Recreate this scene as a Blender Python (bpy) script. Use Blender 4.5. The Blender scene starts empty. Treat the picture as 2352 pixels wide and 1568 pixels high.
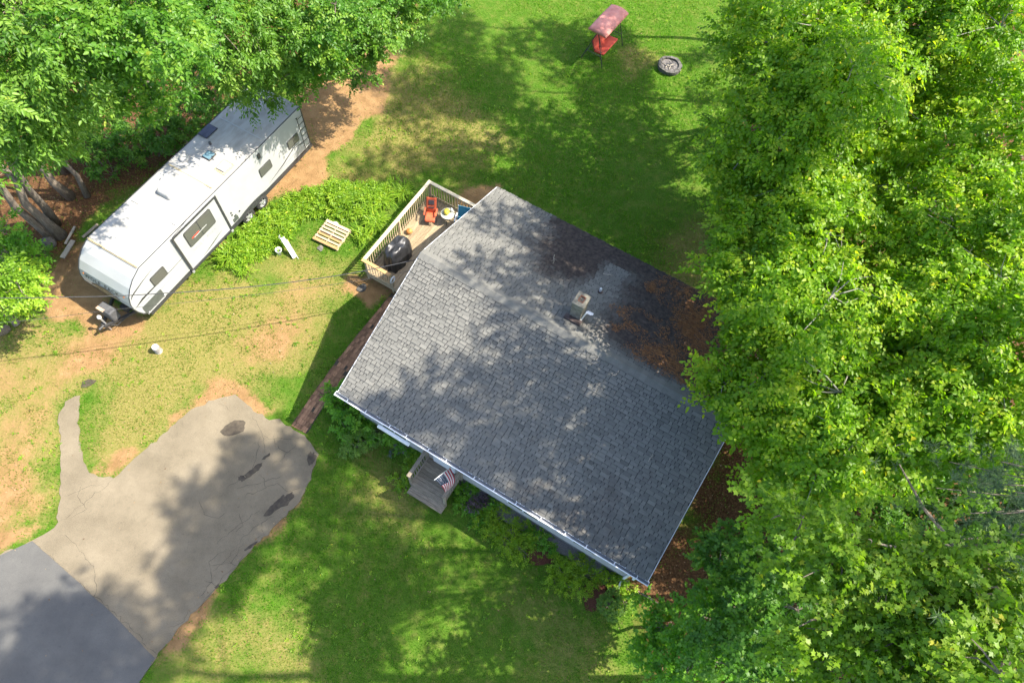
import bpy, bmesh, math, random
import numpy as np
from mathutils import Vector, Matrix

# ------------------------------------------------------------------ camera, sky, sun, exposure
SC = bpy.context.scene
COL = SC.collection
F_PX, TH, RO, CH = 2049.55 / 1.30612, 0.45824, 0.13137, 24.528      # focal (px of a 2352 wide frame), tilt from nadir, roll, height
_r = np.array([1, 0, 0.]); _f = np.array([0, math.sin(TH), -math.cos(TH)]); _u = np.array([0, math.cos(TH), math.sin(TH)])
CR = math.cos(RO) * _r + math.sin(RO) * _u
CU = -math.sin(RO) * _r + math.cos(RO) * _u
cd = bpy.data.cameras.new('camera'); cam = bpy.data.objects.new('camera', cd); COL.objects.link(cam)
cd.sensor_width = 36; cd.lens = F_PX / 2352 * 36; cd.clip_start = 0.1; cd.clip_end = 2000
cam.matrix_world = Matrix(((CR[0], CU[0], -_f[0], 0), (CR[1], CU[1], -_f[1], 0), (CR[2], CU[2], -_f[2], CH), (0, 0, 0, 1)))
SC.camera = cam

SUN_AZ = math.atan2(0.06, 0.78)          # direction towards the sun, angle from +X
SUN_EL = math.radians(51.85)
w = bpy.data.worlds.new('World'); SC.world = w; w.use_nodes = True
nt = w.node_tree
sky = nt.nodes.new('ShaderNodeTexSky'); sky.sky_type = 'NISHITA'; sky.sun_disc = False
sky.air_density = .75; sky.dust_density = 1.6; sky.ozone_density = .6; sky.sun_elevation = SUN_EL; sky.sun_rotation = math.pi / 2 - SUN_AZ
nt.nodes['Background'].inputs[1].default_value = 0.15
nt.links.new(sky.outputs[0], nt.nodes['Background'].inputs[0])
sl = bpy.data.lights.new('sun', 'SUN'); sl.energy = 3.7; sl.angle = math.radians(0.45); sl.color = (1, 0.93, 0.82)
sun = bpy.data.objects.new('sun', sl); COL.objects.link(sun)
sd = Vector((math.cos(SUN_AZ) * math.cos(SUN_EL), math.sin(SUN_AZ) * math.cos(SUN_EL), math.sin(SUN_EL)))
sun.rotation_euler = sd.to_track_quat('Z', 'Y').to_euler(); sun.location = sd * 60
SC.cycles.max_bounces = 14; SC.cycles.diffuse_bounces = 9; SC.cycles.transmission_bounces = 9
vs = SC.view_settings
vs.view_transform = 'Standard'; vs.look = 'None'; vs.exposure = 1.85; vs.gamma = 1; vs.use_curve_mapping = False

# ------------------------------------------------------------------ helpers
def at(u, v, z=0.0):
    """world point at height z seen at position u,v of the 2352 x 1568 survey picture"""
    d = ((u - 1176) / F_PX) * CR + ((784 - v) / F_PX) * CU + _f
    t = (z - CH) / d[2]
    return np.array([0, 0, CH]) + d * t

def vn(x, y, scale, seed):
    """smooth value noise in 0..1"""
    g = np.random.default_rng(seed).random((256, 256))
    x = np.asarray(x) / scale + 1000.3; y = np.asarray(y) / scale + 1000.7
    i = np.floor(x).astype(int); j = np.floor(y).astype(int); fx = x - i; fy = y - j
    fx = fx * fx * (3 - 2 * fx); fy = fy * fy * (3 - 2 * fy)
    a = lambda p, q: g[p % 256, q % 256]
    return (a(i, j) * (1 - fx) + a(i + 1, j) * fx) * (1 - fy) + (a(i, j + 1) * (1 - fx) + a(i + 1, j + 1) * fx) * fy

def sdist(px, py, poly):
    """signed distance to a polygon, positive inside"""
    P = np.asarray(poly)[:, :2]; Q = np.roll(P, -1, 0)
    d = np.full(px.shape, 1e9); ins = np.zeros(px.shape, bool)
    for (ax, ay), (bx, by) in zip(P, Q):
        ex, ey = bx - ax, by - ay
        t = np.clip(((px - ax) * ex + (py - ay) * ey) / (ex * ex + ey * ey + 1e-12), 0, 1)
        d = np.minimum(d, np.hypot(px - ax - t * ex, py - ay - t * ey))
        c = ((ay > py) != (by > py))
        ins ^= c & (px < (bx - ax) * (py - ay) / (by - ay + 1e-12) + ax)
    return np.where(ins, d, -d)

def gpoly(pts, z=0): return np.array([at(u, v, z)[:2] for u, v in pts])

class MB:
    def __init__(s): s.v = []; s.f = []; s.m = []
    def add(s, vs_, fs, m=0):
        o = len(s.v); s.v += [tuple(p) for p in vs_]; s.f += [tuple(i + o for i in f) for f in fs]; s.m += [m] * len(fs); return s
    def box(s, c, d, rot=None, m=0):
        x, y, z = d[0] / 2, d[1] / 2, d[2] / 2
        P = [Vector((a, b, e)) for a in (-x, x) for b in (-y, y) for e in (-z, z)]
        if rot is not None: P = [rot @ p for p in P]
        P = [p + Vector(c) for p in P]
        return s.add(P, [(0, 1, 3, 2), (4, 6, 7, 5), (0, 4, 5, 1), (2, 3, 7, 6), (0, 2, 6, 4), (1, 5, 7, 3)], m)
    def beam(s, a, b, wd, h, m=0, up=(0, 0, 1)):
        a = Vector(a); b = Vector(b); x = (b - a); L = x.length; x.normalize()
        u = Vector(up); y = u.cross(x)
        if y.length < 1e-4: y = Vector((1, 0, 0)).cross(x)
        y.normalize(); z = x.cross(y)
        return s.box((a + b) / 2, (L, wd, h), Matrix((x, y, z)).transposed(), m)
    def tube(s, pts, rad, n=8, cap=True, m=0):
        pts = [Vector(p) for p in pts]; k = len(pts)
        if not hasattr(rad, '__len__'): rad = [rad] * k
        V = []; ref = None
        for i in range(k):
            t = (pts[min(i + 1, k - 1)] - pts[max(i - 1, 0)]).normalized()
            if ref is None: ref = Vector((0, 0, 1)) if abs(t.z) < .9 else Vector((1, 0, 0))
            a = t.cross(ref).normalized(); b = t.cross(a)
            ref = -b if False else ref
            V += [pts[i] + (a * math.cos(2 * math.pi * j / n) + b * math.sin(2 * math.pi * j / n)) * rad[i] for j in range(n)]
        Fs = [(i * n + j, i * n + (j + 1) % n, (i + 1) * n + (j + 1) % n, (i + 1) * n + j) for i in range(k - 1) for j in range(n)]
        if cap: Fs += [tuple(range(n))[::-1], tuple(range((k - 1) * n, k * n))]
        return s.add(V, Fs, m)
    def prism(s, poly, z0, z1, m=0):
        n = len(poly)
        V = [(p[0], p[1], z0) for p in poly] + [(p[0], p[1], z1) for p in poly]
        return s.add(V, [tuple(range(n))[::-1], tuple(range(n, 2 * n))] + [(i, (i + 1) % n, n + (i + 1) % n, n + i) for i in range(n)], m)
    def lathe(s, prof, n=16, c=(0, 0, 0), m=0):
        V = [(c[0] + r * math.cos(2 * math.pi * j / n), c[1] + r * math.sin(2 * math.pi * j / n), c[2] + z) for r, z in prof for j in range(n)]
        k = len(prof)
        Fs = [(i * n + j, i * n + (j + 1) % n, (i + 1) * n + (j + 1) % n, (i + 1) * n + j) for i in range(k - 1) for j in range(n)]
        Fs += [tuple(range(n))[::-1], tuple(range((k - 1) * n, k * n))]
        return s.add(V, Fs, m)
    def mesh(s, name, mats, smooth=False):
        me = bpy.data.meshes.new(name); me.from_pydata(s.v, [], s.f)
        for m in (mats if isinstance(mats, (list, tuple)) else [mats]): me.materials.append(m)
        if max(s.m or [0]): me.polygons.foreach_set('material_index', s.m)
        if smooth: me.polygons.foreach_set('use_smooth', [True] * len(me.polygons))
        me.update(); return me
    def build(s, name, mats, parent=None, smooth=False, **kw):
        return link(name, s.mesh(name, mats, smooth), parent, **kw)

def link(name, data, parent=None, loc=None, rot=None, label=None, cat=None, group=None, kind=None):
    o = bpy.data.objects.new(name, data); COL.objects.link(o)
    if parent is not None: o.parent = parent
    if loc is not None: o.location = loc
    if rot is not None: o.rotation_euler = rot
    if label: o['label'] = label
    if cat: o['category'] = cat
    if group: o['group'] = group
    if kind: o['kind'] = kind
    return o
def thing(name, label, cat, loc=(0, 0, 0), rz=0, group=None): return link(name, None, None, loc, (0, 0, rz), label, cat, group)
def bevel(o, wd, seg=2):
    b = o.modifiers.new('bevel', 'BEVEL'); b.width = wd; b.segments = seg; b.limit_method = 'ANGLE'; b.angle_limit = math.radians(40); return o

def tri_mesh(name, V, nper, faces_local, tint=None, mats=None, quads=False):
    """many identical small pieces: V (N, nper, 3); faces_local list of index tuples of equal length"""
    N = V.shape[0]; fl = np.array(faces_local); k = fl.shape[1]
    idx = (np.arange(N)[:, None, None] * nper + fl[None]).reshape(-1)
    me = bpy.data.meshes.new(name); me.vertices.add(N * nper); me.vertices.foreach_set('co', V.astype(np.float32).reshape(-1))
    nf = N * len(fl); me.loops.add(nf * k); me.loops.foreach_set('vertex_index', idx.astype(np.int32))
    me.polygons.add(nf); me.polygons.foreach_set('loop_start', (np.arange(nf) * k).astype(np.int32))
    if tint is not None:
        t = me.attributes.new('tint', 'FLOAT', 'POINT'); t.data.foreach_set('value', np.repeat(tint, nper).astype(np.float32))
    if mats: me.materials.append(mats)
    me.update(calc_edges=True); return me

# ------------------------------------------------------------------ materials
class NT:
    def __init__(s, name):
        s.m = bpy.data.materials.new(name); s.m.use_nodes = True; s.t = s.m.node_tree; s.b = s.t.nodes['Principled BSDF']
    def n(s, typ, **kw):
        x = s.t.nodes.new('ShaderNode' + typ)
        for k, v in kw.items(): setattr(x, k, v)
        return x
    def l(s, a, b): s.t.links.new(a, b)
    def noise(s, scale, detail=4, rough=.6, vec=None):
        x = s.n('TexNoise'); x.inputs['Scale'].default_value = scale; x.inputs['Detail'].default_value = detail; x.inputs['Roughness'].default_value = rough
        if vec is not None: s.l(vec, x.inputs['Vector'])
        return x.outputs['Fac']
    def ramp(s, fac, stops):
        x = s.n('ValToRGB'); e = x.color_ramp.elements
        while len(e) < len(stops): e.new(.5)
        for q, (p, c) in zip(e, stops): q.position = p; q.color = (*c, 1)
        s.l(fac, x.inputs[0]); return x.outputs[0]
    def mix(s, fac, a, b, blend='MIX'):
        x = s.n('MixRGB', blend_type=blend)
        for i, v in enumerate((fac, a, b)):
            if hasattr(v, 'links'): s.l(v, x.inputs[i])
            elif i == 0: x.inputs[0].default_value = v
            else: x.inputs[i].default_value = (*v, 1)
        return x.outputs[0]
    def math(s, op, a, b=0, clamp=False):
        x = s.n('Math', operation=op); x.use_clamp = clamp
        for i, v in enumerate((a, b)):
            if hasattr(v, 'links'): s.l(v, x.inputs[i])
            else: x.inputs[i].default_value = v
        return x.outputs[0]
    def coord(s, which='Object', scale=(1, 1, 1)):
        c = s.n('TexCoord'); mp = s.n('Mapping'); mp.inputs['Scale'].default_value = scale
        s.l(c.outputs[which], mp.inputs[0]); return mp.outputs[0]
    def attr(s, name):
        a = s.n('Attribute'); a.attribute_name = name; return a
    def bump(s, h, strength, dist=.02):
        b = s.n('Bump'); b.inputs['Strength'].default_value = strength; b.inputs['Distance'].default_value = dist
        s.l(h, b.inputs['Height']); s.l(b.outputs[0], s.b.inputs['Normal'])
    def out(s, col, rough=.8, spec=.3, metal=0):
        if hasattr(col, 'links'): s.l(col, s.b.inputs['Base Color'])
        else: s.b.inputs['Base Color'].default_value = (*col, 1)
        s.b.inputs['Roughness'].default_value = rough; s.b.inputs['Specular IOR Level'].default_value = spec; s.b.inputs['Metallic'].default_value = metal
        return s.m

def nmat(name, c1, c2, scale=6, rough=.8, bump=0, bscale=60, stretch=(1, 1, 1), spec=.3, metal=0, rnd=0, lo=.3, hi=.7):
    k = NT(name); v = k.coord('Object', stretch)
    c = k.ramp(k.noise(scale, 5, .6, v), [(lo, c1), (hi, c2)])
    if rnd:
        oi = k.n('ObjectInfo'); hv = k.n('HueSaturation')
        k.l(k.math('ADD', k.math('MULTIPLY', oi.outputs['Random'], 2 * rnd), 1 - rnd), hv.inputs['Value']); k.l(c, hv.inputs['Color']); c = hv.outputs[0]
    if bump: k.bump(k.noise(bscale, 3, .6, v), bump)
    return k.out(c, rough, spec, metal)

def leaf_mat(name, dark, mid, light, trans=.4, tcol=None, rough=.45):
    k = NT(name); a = k.attr('tint').outputs['Fac']
    c = k.ramp(a, [(0, dark), (.5, mid), (.92, light), (1, (light[0] * 1.7, light[1] * 1.15, light[2]))])
    k.out(c, rough, .35)
    tr = k.n('BsdfTranslucent'); tc = k.mix(1, c, tcol or (1.5, 1.6, .55), 'MULTIPLY'); k.l(tc, tr.inputs[0])
    mx = k.n('MixShader'); mx.inputs[0].default_value = trans
    k.l(k.b.outputs[0], mx.inputs[1]); k.l(tr.outputs[0], mx.inputs[2])
    k.l(mx.outputs[0], k.t.nodes['Material Output'].inputs[0]); return k.m

def ground_mat():
    k = NT('ground'); v = k.coord('Object'); z = k.n('SeparateColor'); k.l(k.attr('zone').outputs['Color'], z.inputs[0])
    n1 = k.noise(.35, 5, .6, v); n2 = k.noise(2.2, 6, .65, v); n3 = k.noise(14, 5, .7, v); n4 = k.noise(60, 3, .7, v)
    green = k.mix(n2, (.032, .105, .007), (.080, .175, .012))
    green = k.mix(k.math('MULTIPLY', n3, .5), green, (.105, .125, .022))
    dry = k.ramp(n3, [(.25, (.115, .130, .022)), (.5, (.19, .170, .046)), (.75, (.275, .21, .088))])
    f = k.math('MULTIPLY', k.math('SUBTRACT', k.math('ADD', z.outputs[1], k.math('MULTIPLY', n2, .9)), .55), 2.2, True)
    c = k.mix(f, green, dry)
    dirt = k.ramp(k.math('ADD', k.math('MULTIPLY', n2, .6), k.math('MULTIPLY', n4, .4)), [(.3, (.16, .09, .035)), (.55, (.29, .175, .078)), (.75, (.37, .24, .115))])
    f = k.math('MULTIPLY', k.math('SUBTRACT', k.math('ADD', z.outputs[0], k.math('MULTIPLY', k.math('ADD', n2, n3), .45)), .78), 4, True)
    c = k.mix(f, c, dirt)
    lit = k.ramp(n3, [(.3, (.035, .02, .010)), (.5, (.10, .05, .022)), (.72, (.22, .12, .055))])
    f = k.math('MULTIPLY', k.math('SUBTRACT', k.math('ADD', z.outputs[2], k.math('MULTIPLY', n2, .6)), .65), 3, True)
    c = k.mix(f, c, lit)
    k.bump(k.math('ADD', n3, k.math('MULTIPLY', n4, .6)), .9, .04)
    return k.out(c, .95, .1)

def asphalt_mat(name, c1, c2, dark, fine=.55):
    k = NT(name); v = k.coord('Object'); a = k.noise(.8, 6, .62, v); b = k.noise(9, 5, .7, v); d = k.noise(110, 2, .8, v)
    c = k.ramp(a, [(.3, c1), (.7, c2)]); c = k.mix(k.ramp(b, [(.35, (1, 1, 1)), (.42, (0, 0, 0))]) if False else k.math('MULTIPLY', k.math('SUBTRACT', .42, b), 3, True), c, dark)
    c = k.mix(fine, c, k.ramp(d, [(.3, (.45, .45, .45)), (.52, (1, 1, 1)), (.75, (1.35, 1.33, 1.28))]), 'MULTIPLY')
    k.bump(d, .6, .01); return k.out(c, .9, .2)

def shingle_mat():
    k = NT('asphalt_shingle'); v = k.coord('Object'); t = k.attr('tint').outputs['Fac']
    c = k.ramp(t, [(0, (.018, .018, .018)), (.3, (.110, .108, .097)), (.6, (.158, .154, .137)), (.85, (.20, .193, .168)), (1, (.25, .238, .20))])
    c = k.mix(.45, c, k.ramp(k.noise(160, 2, .8, v), [(.3, (.5, .5, .5)), (.55, (1, 1, 1)), (.75, (1.5, 1.48, 1.42))]), 'MULTIPLY')
    s = k.attr('stain_shade').outputs['Fac']
    f = k.math('MULTIPLY', k.math('SUBTRACT', k.math('ADD', s, k.math('MULTIPLY', k.noise(1.3, 6, .65, v), .7)), .62), 2.2, True)
    c = k.mix(f, c, k.ramp(k.noise(7, 4, .6, v), [(.3, (.030, .026, .024)), (.7, (.085, .066, .055))]))
    k.bump(k.noise(170, 2, .8, v), .5, .006); return k.out(c, .93, .15)

def glass_mat():
    k = NT('tinted_window'); v = k.coord('Object', (1, 1, 1)); wv = k.n('TexWave', bands_direction='Z'); wv.inputs['Scale'].default_value = 5.5; wv.inputs['Distortion'].default_value = .2
    k.l(v, wv.inputs[0]); c = k.mix(wv.outputs['Fac'], (.045, .045, .038), (.13, .13, .115)); return k.out(c, .12, .5)

M = {}
M['ground'] = ground_mat()
M['asphalt'] = asphalt_mat('worn_asphalt', (.145, .120, .080), (.215, .179, .122), (.072, .061, .045), .8)
M['asphalt_new'] = asphalt_mat('newer_asphalt', (.088, .086, .080), (.122, .119, .108), (.06, .06, .057), .7)
M['crack'] = nmat('crack_dirt', (.035, .03, .024), (.10, .085, .06), 20, .95)
M['mud'] = nmat('wet_mud', (.035, .028, .02), (.085, .068, .046), 5, .75, .4, 40)
M['brick'] = nmat('clay_paver', (.20, .10, .052), (.36, .205, .115), 5, .9, .4, 90, rnd=.4)
M['shingle'] = shingle_mat()
M['felt'] = nmat('roof_felt', (.028, .029, .031), (.05, .05, .052), 20, .95)
M['white_metal'] = nmat('white_aluminium', (.66, .665, .67), (.80, .80, .79), 3, .4, spec=.5)
M['gutter_in'] = nmat('gutter_screen', (.16, .17, .185), (.26, .27, .29), 30, .6, .5, 200, spec=.4)
M['siding'] = nmat('vinyl_siding', (0.390, 0.382, 0.351), (0.468, 0.452, 0.421), 4, .6)
M['concrete'] = nmat('foundation_concrete', (0.187, 0.179, 0.164), (0.281, 0.273, 0.250), 8, .9, .5)
M['block'] = nmat('chimney_block', (.12, .108, .08), (.25, .23, .18), 9, .95, .6, 50, rnd=.15)
M['flue'] = nmat('clay_flue', (.20, .08, .045), (.32, .15, .09), 9, .9)
M['flue_black'] = nmat('flue_black', (.004, .004, .004), (.012, .011, .01), 9, 1)
M['flash_brown'] = nmat('tarred_flashing', (.06, .042, .036), (.12, .09, .08), 12, .8)
M['deck_wood'] = nmat('pressure_treated_wood', (0.328, 0.257, 0.156), (0.468, 0.382, 0.250), 5, .75, .3, 40, (8, 1, 8), rnd=.12)
M['rail_new'] = nmat('pale_rail_wood', (0.468, 0.390, 0.265), (0.577, 0.507, 0.374), 4, .7, .2, 40, (6, 1, 6), rnd=.06)
M['rail_orange'] = nmat('fresh_cedar_rail', (0.390, 0.226, 0.086), (0.484, 0.304, 0.133), 5, .7, .2, 40, (1, 6, 6))
M['floor_wood'] = nmat('deck_floor_wood', (0.203, 0.148, 0.086), (0.359, 0.281, 0.172), 4, .8, .4, 40, (9, 1, 9), rnd=.18)
M['grey_wood'] = nmat('weathered_wood', (.14, .112, .078), (.30, .25, .18), 4, .85, .5, 50, (1, 10, 10), rnd=.25)
M['grey_wood_y'] = nmat('weathered_rail', (.17, .14, .10), (.34, .29, .215), 4, .85, .5, 50, (10, 1, 10), rnd=.15)
M['pallet'] = nmat('pallet_board', (0.359, 0.257, 0.156), (0.515, 0.406, 0.281), 4, .8, .3, 40, (1, 8, 8), rnd=.2)
M['pallet_orange'] = nmat('orange_pallet_board', (0.328, 0.172, 0.066), (0.437, 0.257, 0.117), 4, .8, .3, 40, (1, 8, 8))
M['rv_white'] = nmat('trailer_white', (.34, .345, .33), (.405, .41, .40), .8, .28, spec=.5)
M['rv_roof'] = nmat('trailer_roof_membrane', (.235, .22, .19), (.385, .375, .35), 2.6, .6, .1, 20, (.5, 1.4, 1), lo=.2, hi=.6)
M['rv_trim'] = nmat('trailer_black_trim', (.028, .029, .031), (.05, .05, .052), 10, .45, spec=.5)
M['rv_grey'] = nmat('trailer_grey_panel', (.055, .062, .058), (.085, .092, .085), 4, .4, spec=.5)
M['decal'] = nmat('black_decal', (.014, .014, .016), (.03, .03, .034), 10, .4)
M['decal_grey'] = nmat('grey_decal', (.22, .23, .25), (.32, .33, .35), 10, .4)
M['decal_bronze'] = nmat('bronze_decal', (.16, .12, .07), (.33, .27, .18), 14, .4)
M['seal'] = nmat('yellowed_sealant', (0.390, 0.296, 0.156), (0.515, 0.429, 0.265), 9, .7)
M['glass'] = glass_mat()
M['sky_glass'] = nmat('blue_skylight', (.08, .16, .20), (.16, .26, .30), 3, .15, spec=.6)
M['solar'] = nmat('solar_cell', (.02, .02, .035), (.07, .07, .10), 2, .2, spec=.6)
M['rubber'] = nmat('tyre_rubber', (.018, .018, .018), (.05, .048, .045), 12, .8)
M['alloy'] = nmat('alloy_rim', (.45, .45, .45), (.62, .62, .60), 6, .3, spec=.6, metal=.6)
M['amber'] = nmat('amber_lens', (.55, .12, .02), (.62, .2, .03), 6, .3)
M['black_steel'] = nmat('black_steel', (.02, .02, .022), (.06, .058, .055), 12, .5)
M['tarp'] = nmat('black_tarp', (.012, .012, .013), (.03, .03, .032), 5, .38, .5, 5, spec=.5)
M['cover'] = nmat('dusty_vinyl_cover', (.05, .05, .052), (.11, .11, .112), 6, .6)
M['tan'] = nmat('tan_flap', (.38, .26, .17), (.50, .37, .26), 6, .7)
M['red_fabric'] = nmat('red_fabric', (0.390, 0.047, 0.027), (0.484, 0.078, 0.043), 4, .75)
M['coral'] = nmat('orange_red_fabric', (0.484, 0.078, 0.031), (0.577, 0.133, 0.058), 5, .7)
M['pink'] = nmat('faded_pink_canopy', (.46, .16, .125), (.58, .26, .21), 3, .8)
M['teal'] = nmat('teal_fabric', (0.016, 0.101, 0.172), (0.031, 0.172, 0.257), 6, .7)
M['grey_cloth'] = nmat('charcoal_cloth', (.035, .03, .035), (.09, .08, .085), 9, .8)
M['yellow'] = nmat('yellow_plastic', (0.484, 0.406, 0.031), (0.577, 0.499, 0.078), 9, .5)
M['white_plastic'] = nmat('white_plastic', (0.546, 0.546, 0.530), (0.624, 0.624, 0.608), 6, .4)
M['orange_clay'] = nmat('orange_pumpkin', (0.390, 0.156, 0.039), (0.484, 0.234, 0.070), 6, .6)
M['table_top'] = nmat('pale_table_glass', (0.351, 0.343, 0.257), (0.452, 0.437, 0.343), 5, .3)
M['stone'] = nmat('grey_stone', (.06, .056, .05), (.15, .14, .12), 7, .9, .6, 40, rnd=.25)
M['ash'] = nmat('fire_ash', (.06, .055, .05), (.22, .20, .185), 14, .95, .8, 40)
M['bark'] = nmat('grey_bark', (.10, .08, .06), (.26, .215, .165), 5, .95, .9, 30, (5, 5, 1))
M['birch_bark'] = nmat('pale_birch_bark', (.16, .15, .125), (.34, .32, .28), 5, .9, .5, 30, (1, 1, 4))
M['dead_wood'] = nmat('bleached_wood', (0.234, 0.203, 0.156), (0.390, 0.351, 0.281), 6, .9, .4, 30)
M['cut_log'] = nmat('birch_log', (0.156, 0.133, 0.109), (0.468, 0.437, 0.390), 14, .9, .4)
M['mulch'] = nmat('red_mulch', (.055, .018, .010), (.14, .052, .030), 26, .95, 1, 70)
M['gravel'] = nmat('foundation_gravel', (0.094, 0.086, 0.082), (0.257, 0.242, 0.226), 40, .95, 1, 60)
M['wire'] = nmat('wire_jacket', (.03, .03, .03), (.06, .06, .06), 20, .6)
M['wire_steel'] = nmat('steel_cable', (.20, .20, .20), (.34, .34, .34), 20, .5)
M['f_red'] = nmat('flag_red', (.30, .022, .035), (.36, .035, .05), 5, .8)
M['f_white'] = nmat('flag_white', (0.484, 0.452, 0.437), (0.562, 0.530, 0.515), 5, .8)
M['f_blue'] = nmat('flag_blue', (.012, .025, .05), (.02, .04, .075), 5, .8)
M['needles'] = nmat('brown_pine_needles', (.13, .052, .019), (.32, .155, .062), 8, .9)
M['leaf_ash'] = leaf_mat('ash_leaf', (0.055, 0.14, 0.014), (0.115, 0.24, 0.022), (0.2, 0.33, 0.045), 0.45)
M['leaf_oak'] = leaf_mat('oak_leaf', (0.04, 0.125, 0.01), (0.085, 0.21, 0.016), (0.17, 0.3, 0.03), 0.45)
M['leaf_birch'] = leaf_mat('birch_leaf', (0.095, 0.205, 0.008), (0.178, 0.325, 0.014), (0.31, 0.41, 0.025), 0.56)
M['leaf_maple'] = leaf_mat('maple_leaf', (.09, .19, .012), (.165, .29, .016), (.27, .385, .035), .5)
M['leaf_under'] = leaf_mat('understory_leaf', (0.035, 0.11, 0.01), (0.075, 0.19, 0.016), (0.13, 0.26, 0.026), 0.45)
M['leaf_shrub'] = leaf_mat('shrub_leaf', (.065, .19, .012), (.13, .31, .02), (.22, .40, .035), .45)
M['leaf_weed'] = leaf_mat('weed_leaf', (.10, .21, .012), (.19, .33, .020), (.30, .42, .035), .45)
M['leaf_yew'] = leaf_mat('creeping_evergreen', (.11, .22, .008), (.20, .33, .012), (.29, .41, .02), .4)
M['leaf_box'] = leaf_mat('clipped_box', (.07, .155, .02), (.12, .225, .03), (.18, .30, .04), .35)
M['leaf_purple'] = leaf_mat('purple_leaf', (.035, .022, .03), (.075, .05, .06), (.15, .10, .10), .2, (1.2, 1, 1))
M['leaf_blue'] = leaf_mat('blue_grey_leaf', (.05, .07, .075), (.09, .115, .115), (.14, .17, .16), .2, (1, 1, 1))
M['pine'] = leaf_mat('pine_needle', (.055, .10, .040), (.10, .16, .065), (.17, .225, .11), .25, (1, 1, .8), .6)
M['grass'] = leaf_mat('grass_blade', (.045, .185, .007), (.105, .285, .011), (.20, .225, .042), .52, (1.3, 1.3, .7))

# ------------------------------------------------------------------ ground
HX, HY, HA, HL, HW, ZE, ZR = -5.551, 7.927, -0.419, 11.6, 5.126, 2.954, 4.822     # house frame: front left eave corner
RX, RY, RA = -13.617, 11.599, 1.166                                             # trailer frame
def hw(x, y, z=0): return np.array([HX + x * math.cos(HA) - y * math.sin(HA), HY + x * math.sin(HA) + y * math.cos(HA), z])
def rw(x, y, z=0): return np.array([RX + x * math.cos(RA) - y * math.sin(RA), RY + x * math.sin(RA) + y * math.cos(RA), z])

DRIVE = [(-260, 1390), (0, 1273), (75, 1240), (112, 1222), (134, 1198), (138, 1100), (140, 1010), (133, 960), (150, 922), (172, 910), (185, 908), (180, 960), (184, 1030), (205, 1086), (262, 1098), (330, 1035), (410, 965), (450, 935), (500, 915), (540, 906), (568, 928), (592, 950), (650, 970), (700, 1000), (733, 1042), (716, 1090), (690, 1150), (640, 1200), (570, 1270), (480, 1370), (400, 1455), (356, 1510), (318, 1568), (240, 1720), (-260, 1900)]
NEW = [(-262, 1392), (0, 1275), (75, 1242), (160, 1318), (250, 1400), (356, 1510), (318, 1570), (242, 1722), (-262, 1904)]
P_DRIVE = gpoly(DRIVE); P_NEW = gpoly(NEW)
P_HOUSE = np.array([hw(.3, .35)[:2], hw(HL - .3, .35)[:2], hw(HL - .3, 2 * HW - .35)[:2], hw(.3, 2 * HW - .35)[:2]])
P_DECK = np.array([hw(-3.2, 5.35)[:2], hw(.3, 5.35)[:2], hw(.3, 10.1)[:2], hw(-3.2, 10.1)[:2]])
P_PORCH = np.array([hw(3.25, -1.2)[:2], hw(4.8, -1.2)[:2], hw(4.8, .4)[:2], hw(3.25, .4)[:2]])
PATH_C = np.array([at(u, v)[:2] for u, v in ((686, 986), (735, 912), (790, 836), (850, 760), (915, 682))])
def path_xy(t):
    s = np.concatenate([[0], np.cumsum(np.hypot(*np.diff(PATH_C, axis=0).T))]); q = t * s[-1]
    return np.array([np.interp(q, s, PATH_C[:, 0]), np.interp(q, s, PATH_C[:, 1])])
PATH_L = np.hypot(*np.diff(PATH_C, axis=0).T).sum(); PATH_W = .62
_d = (PATH_C[-1] - PATH_C[0]) / np.hypot(*(PATH_C[-1] - PATH_C[0])); _n = np.array([-_d[1], _d[0]])
P_PATH = np.array([PATH_C[0] - _n * .33, PATH_C[2] - _n * .33, PATH_C[-1] - _n * .33, PATH_C[-1] + _n * .33, PATH_C[2] + _n * .33, PATH_C[0] + _n * .33])
P_RV = np.array([rw(-.6, .2)[:2], rw(9.1, .2)[:2], rw(9.1, 2.3)[:2], rw(-.6, 2.3)[:2]])
DIRT = [gpoly(p) for p in (
    [(690, 160), (770, 140), (850, 110), (905, 90), (920, 130), (895, 175), (885, 225), (865, 270), (810, 305), (770, 350), (730, 415), (640, 450), (560, 500), (420, 640), (400, 620), (600, 420), (700, 330), (680, 220)],
    [(80, 640), (190, 560), (230, 640), (330, 740), (300, 760), (200, 760), (110, 720)],
    [(505, 882), (560, 890), (610, 945), (590, 955), (540, 908), (470, 930), (400, 975), (395, 955)],
    [(735, 1040), (743, 1055), (711, 1108), (632, 1213), (512, 1339), (362, 1522), (330, 1570), (355, 1505), (520, 1320), (640, 1190), (700, 1110)],
    [(120, 1215), (0, 1268), (-60, 1250), (0, 1225), (90, 1195)], [(200, 1080), (300, 1045), (262, 1094), (215, 1100)],
    [(790, 625), (850, 640), (900, 650), (850, 700), (800, 660)], [(1060, 440), (1140, 430), (1100, 480), (1050, 470)])]
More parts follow.
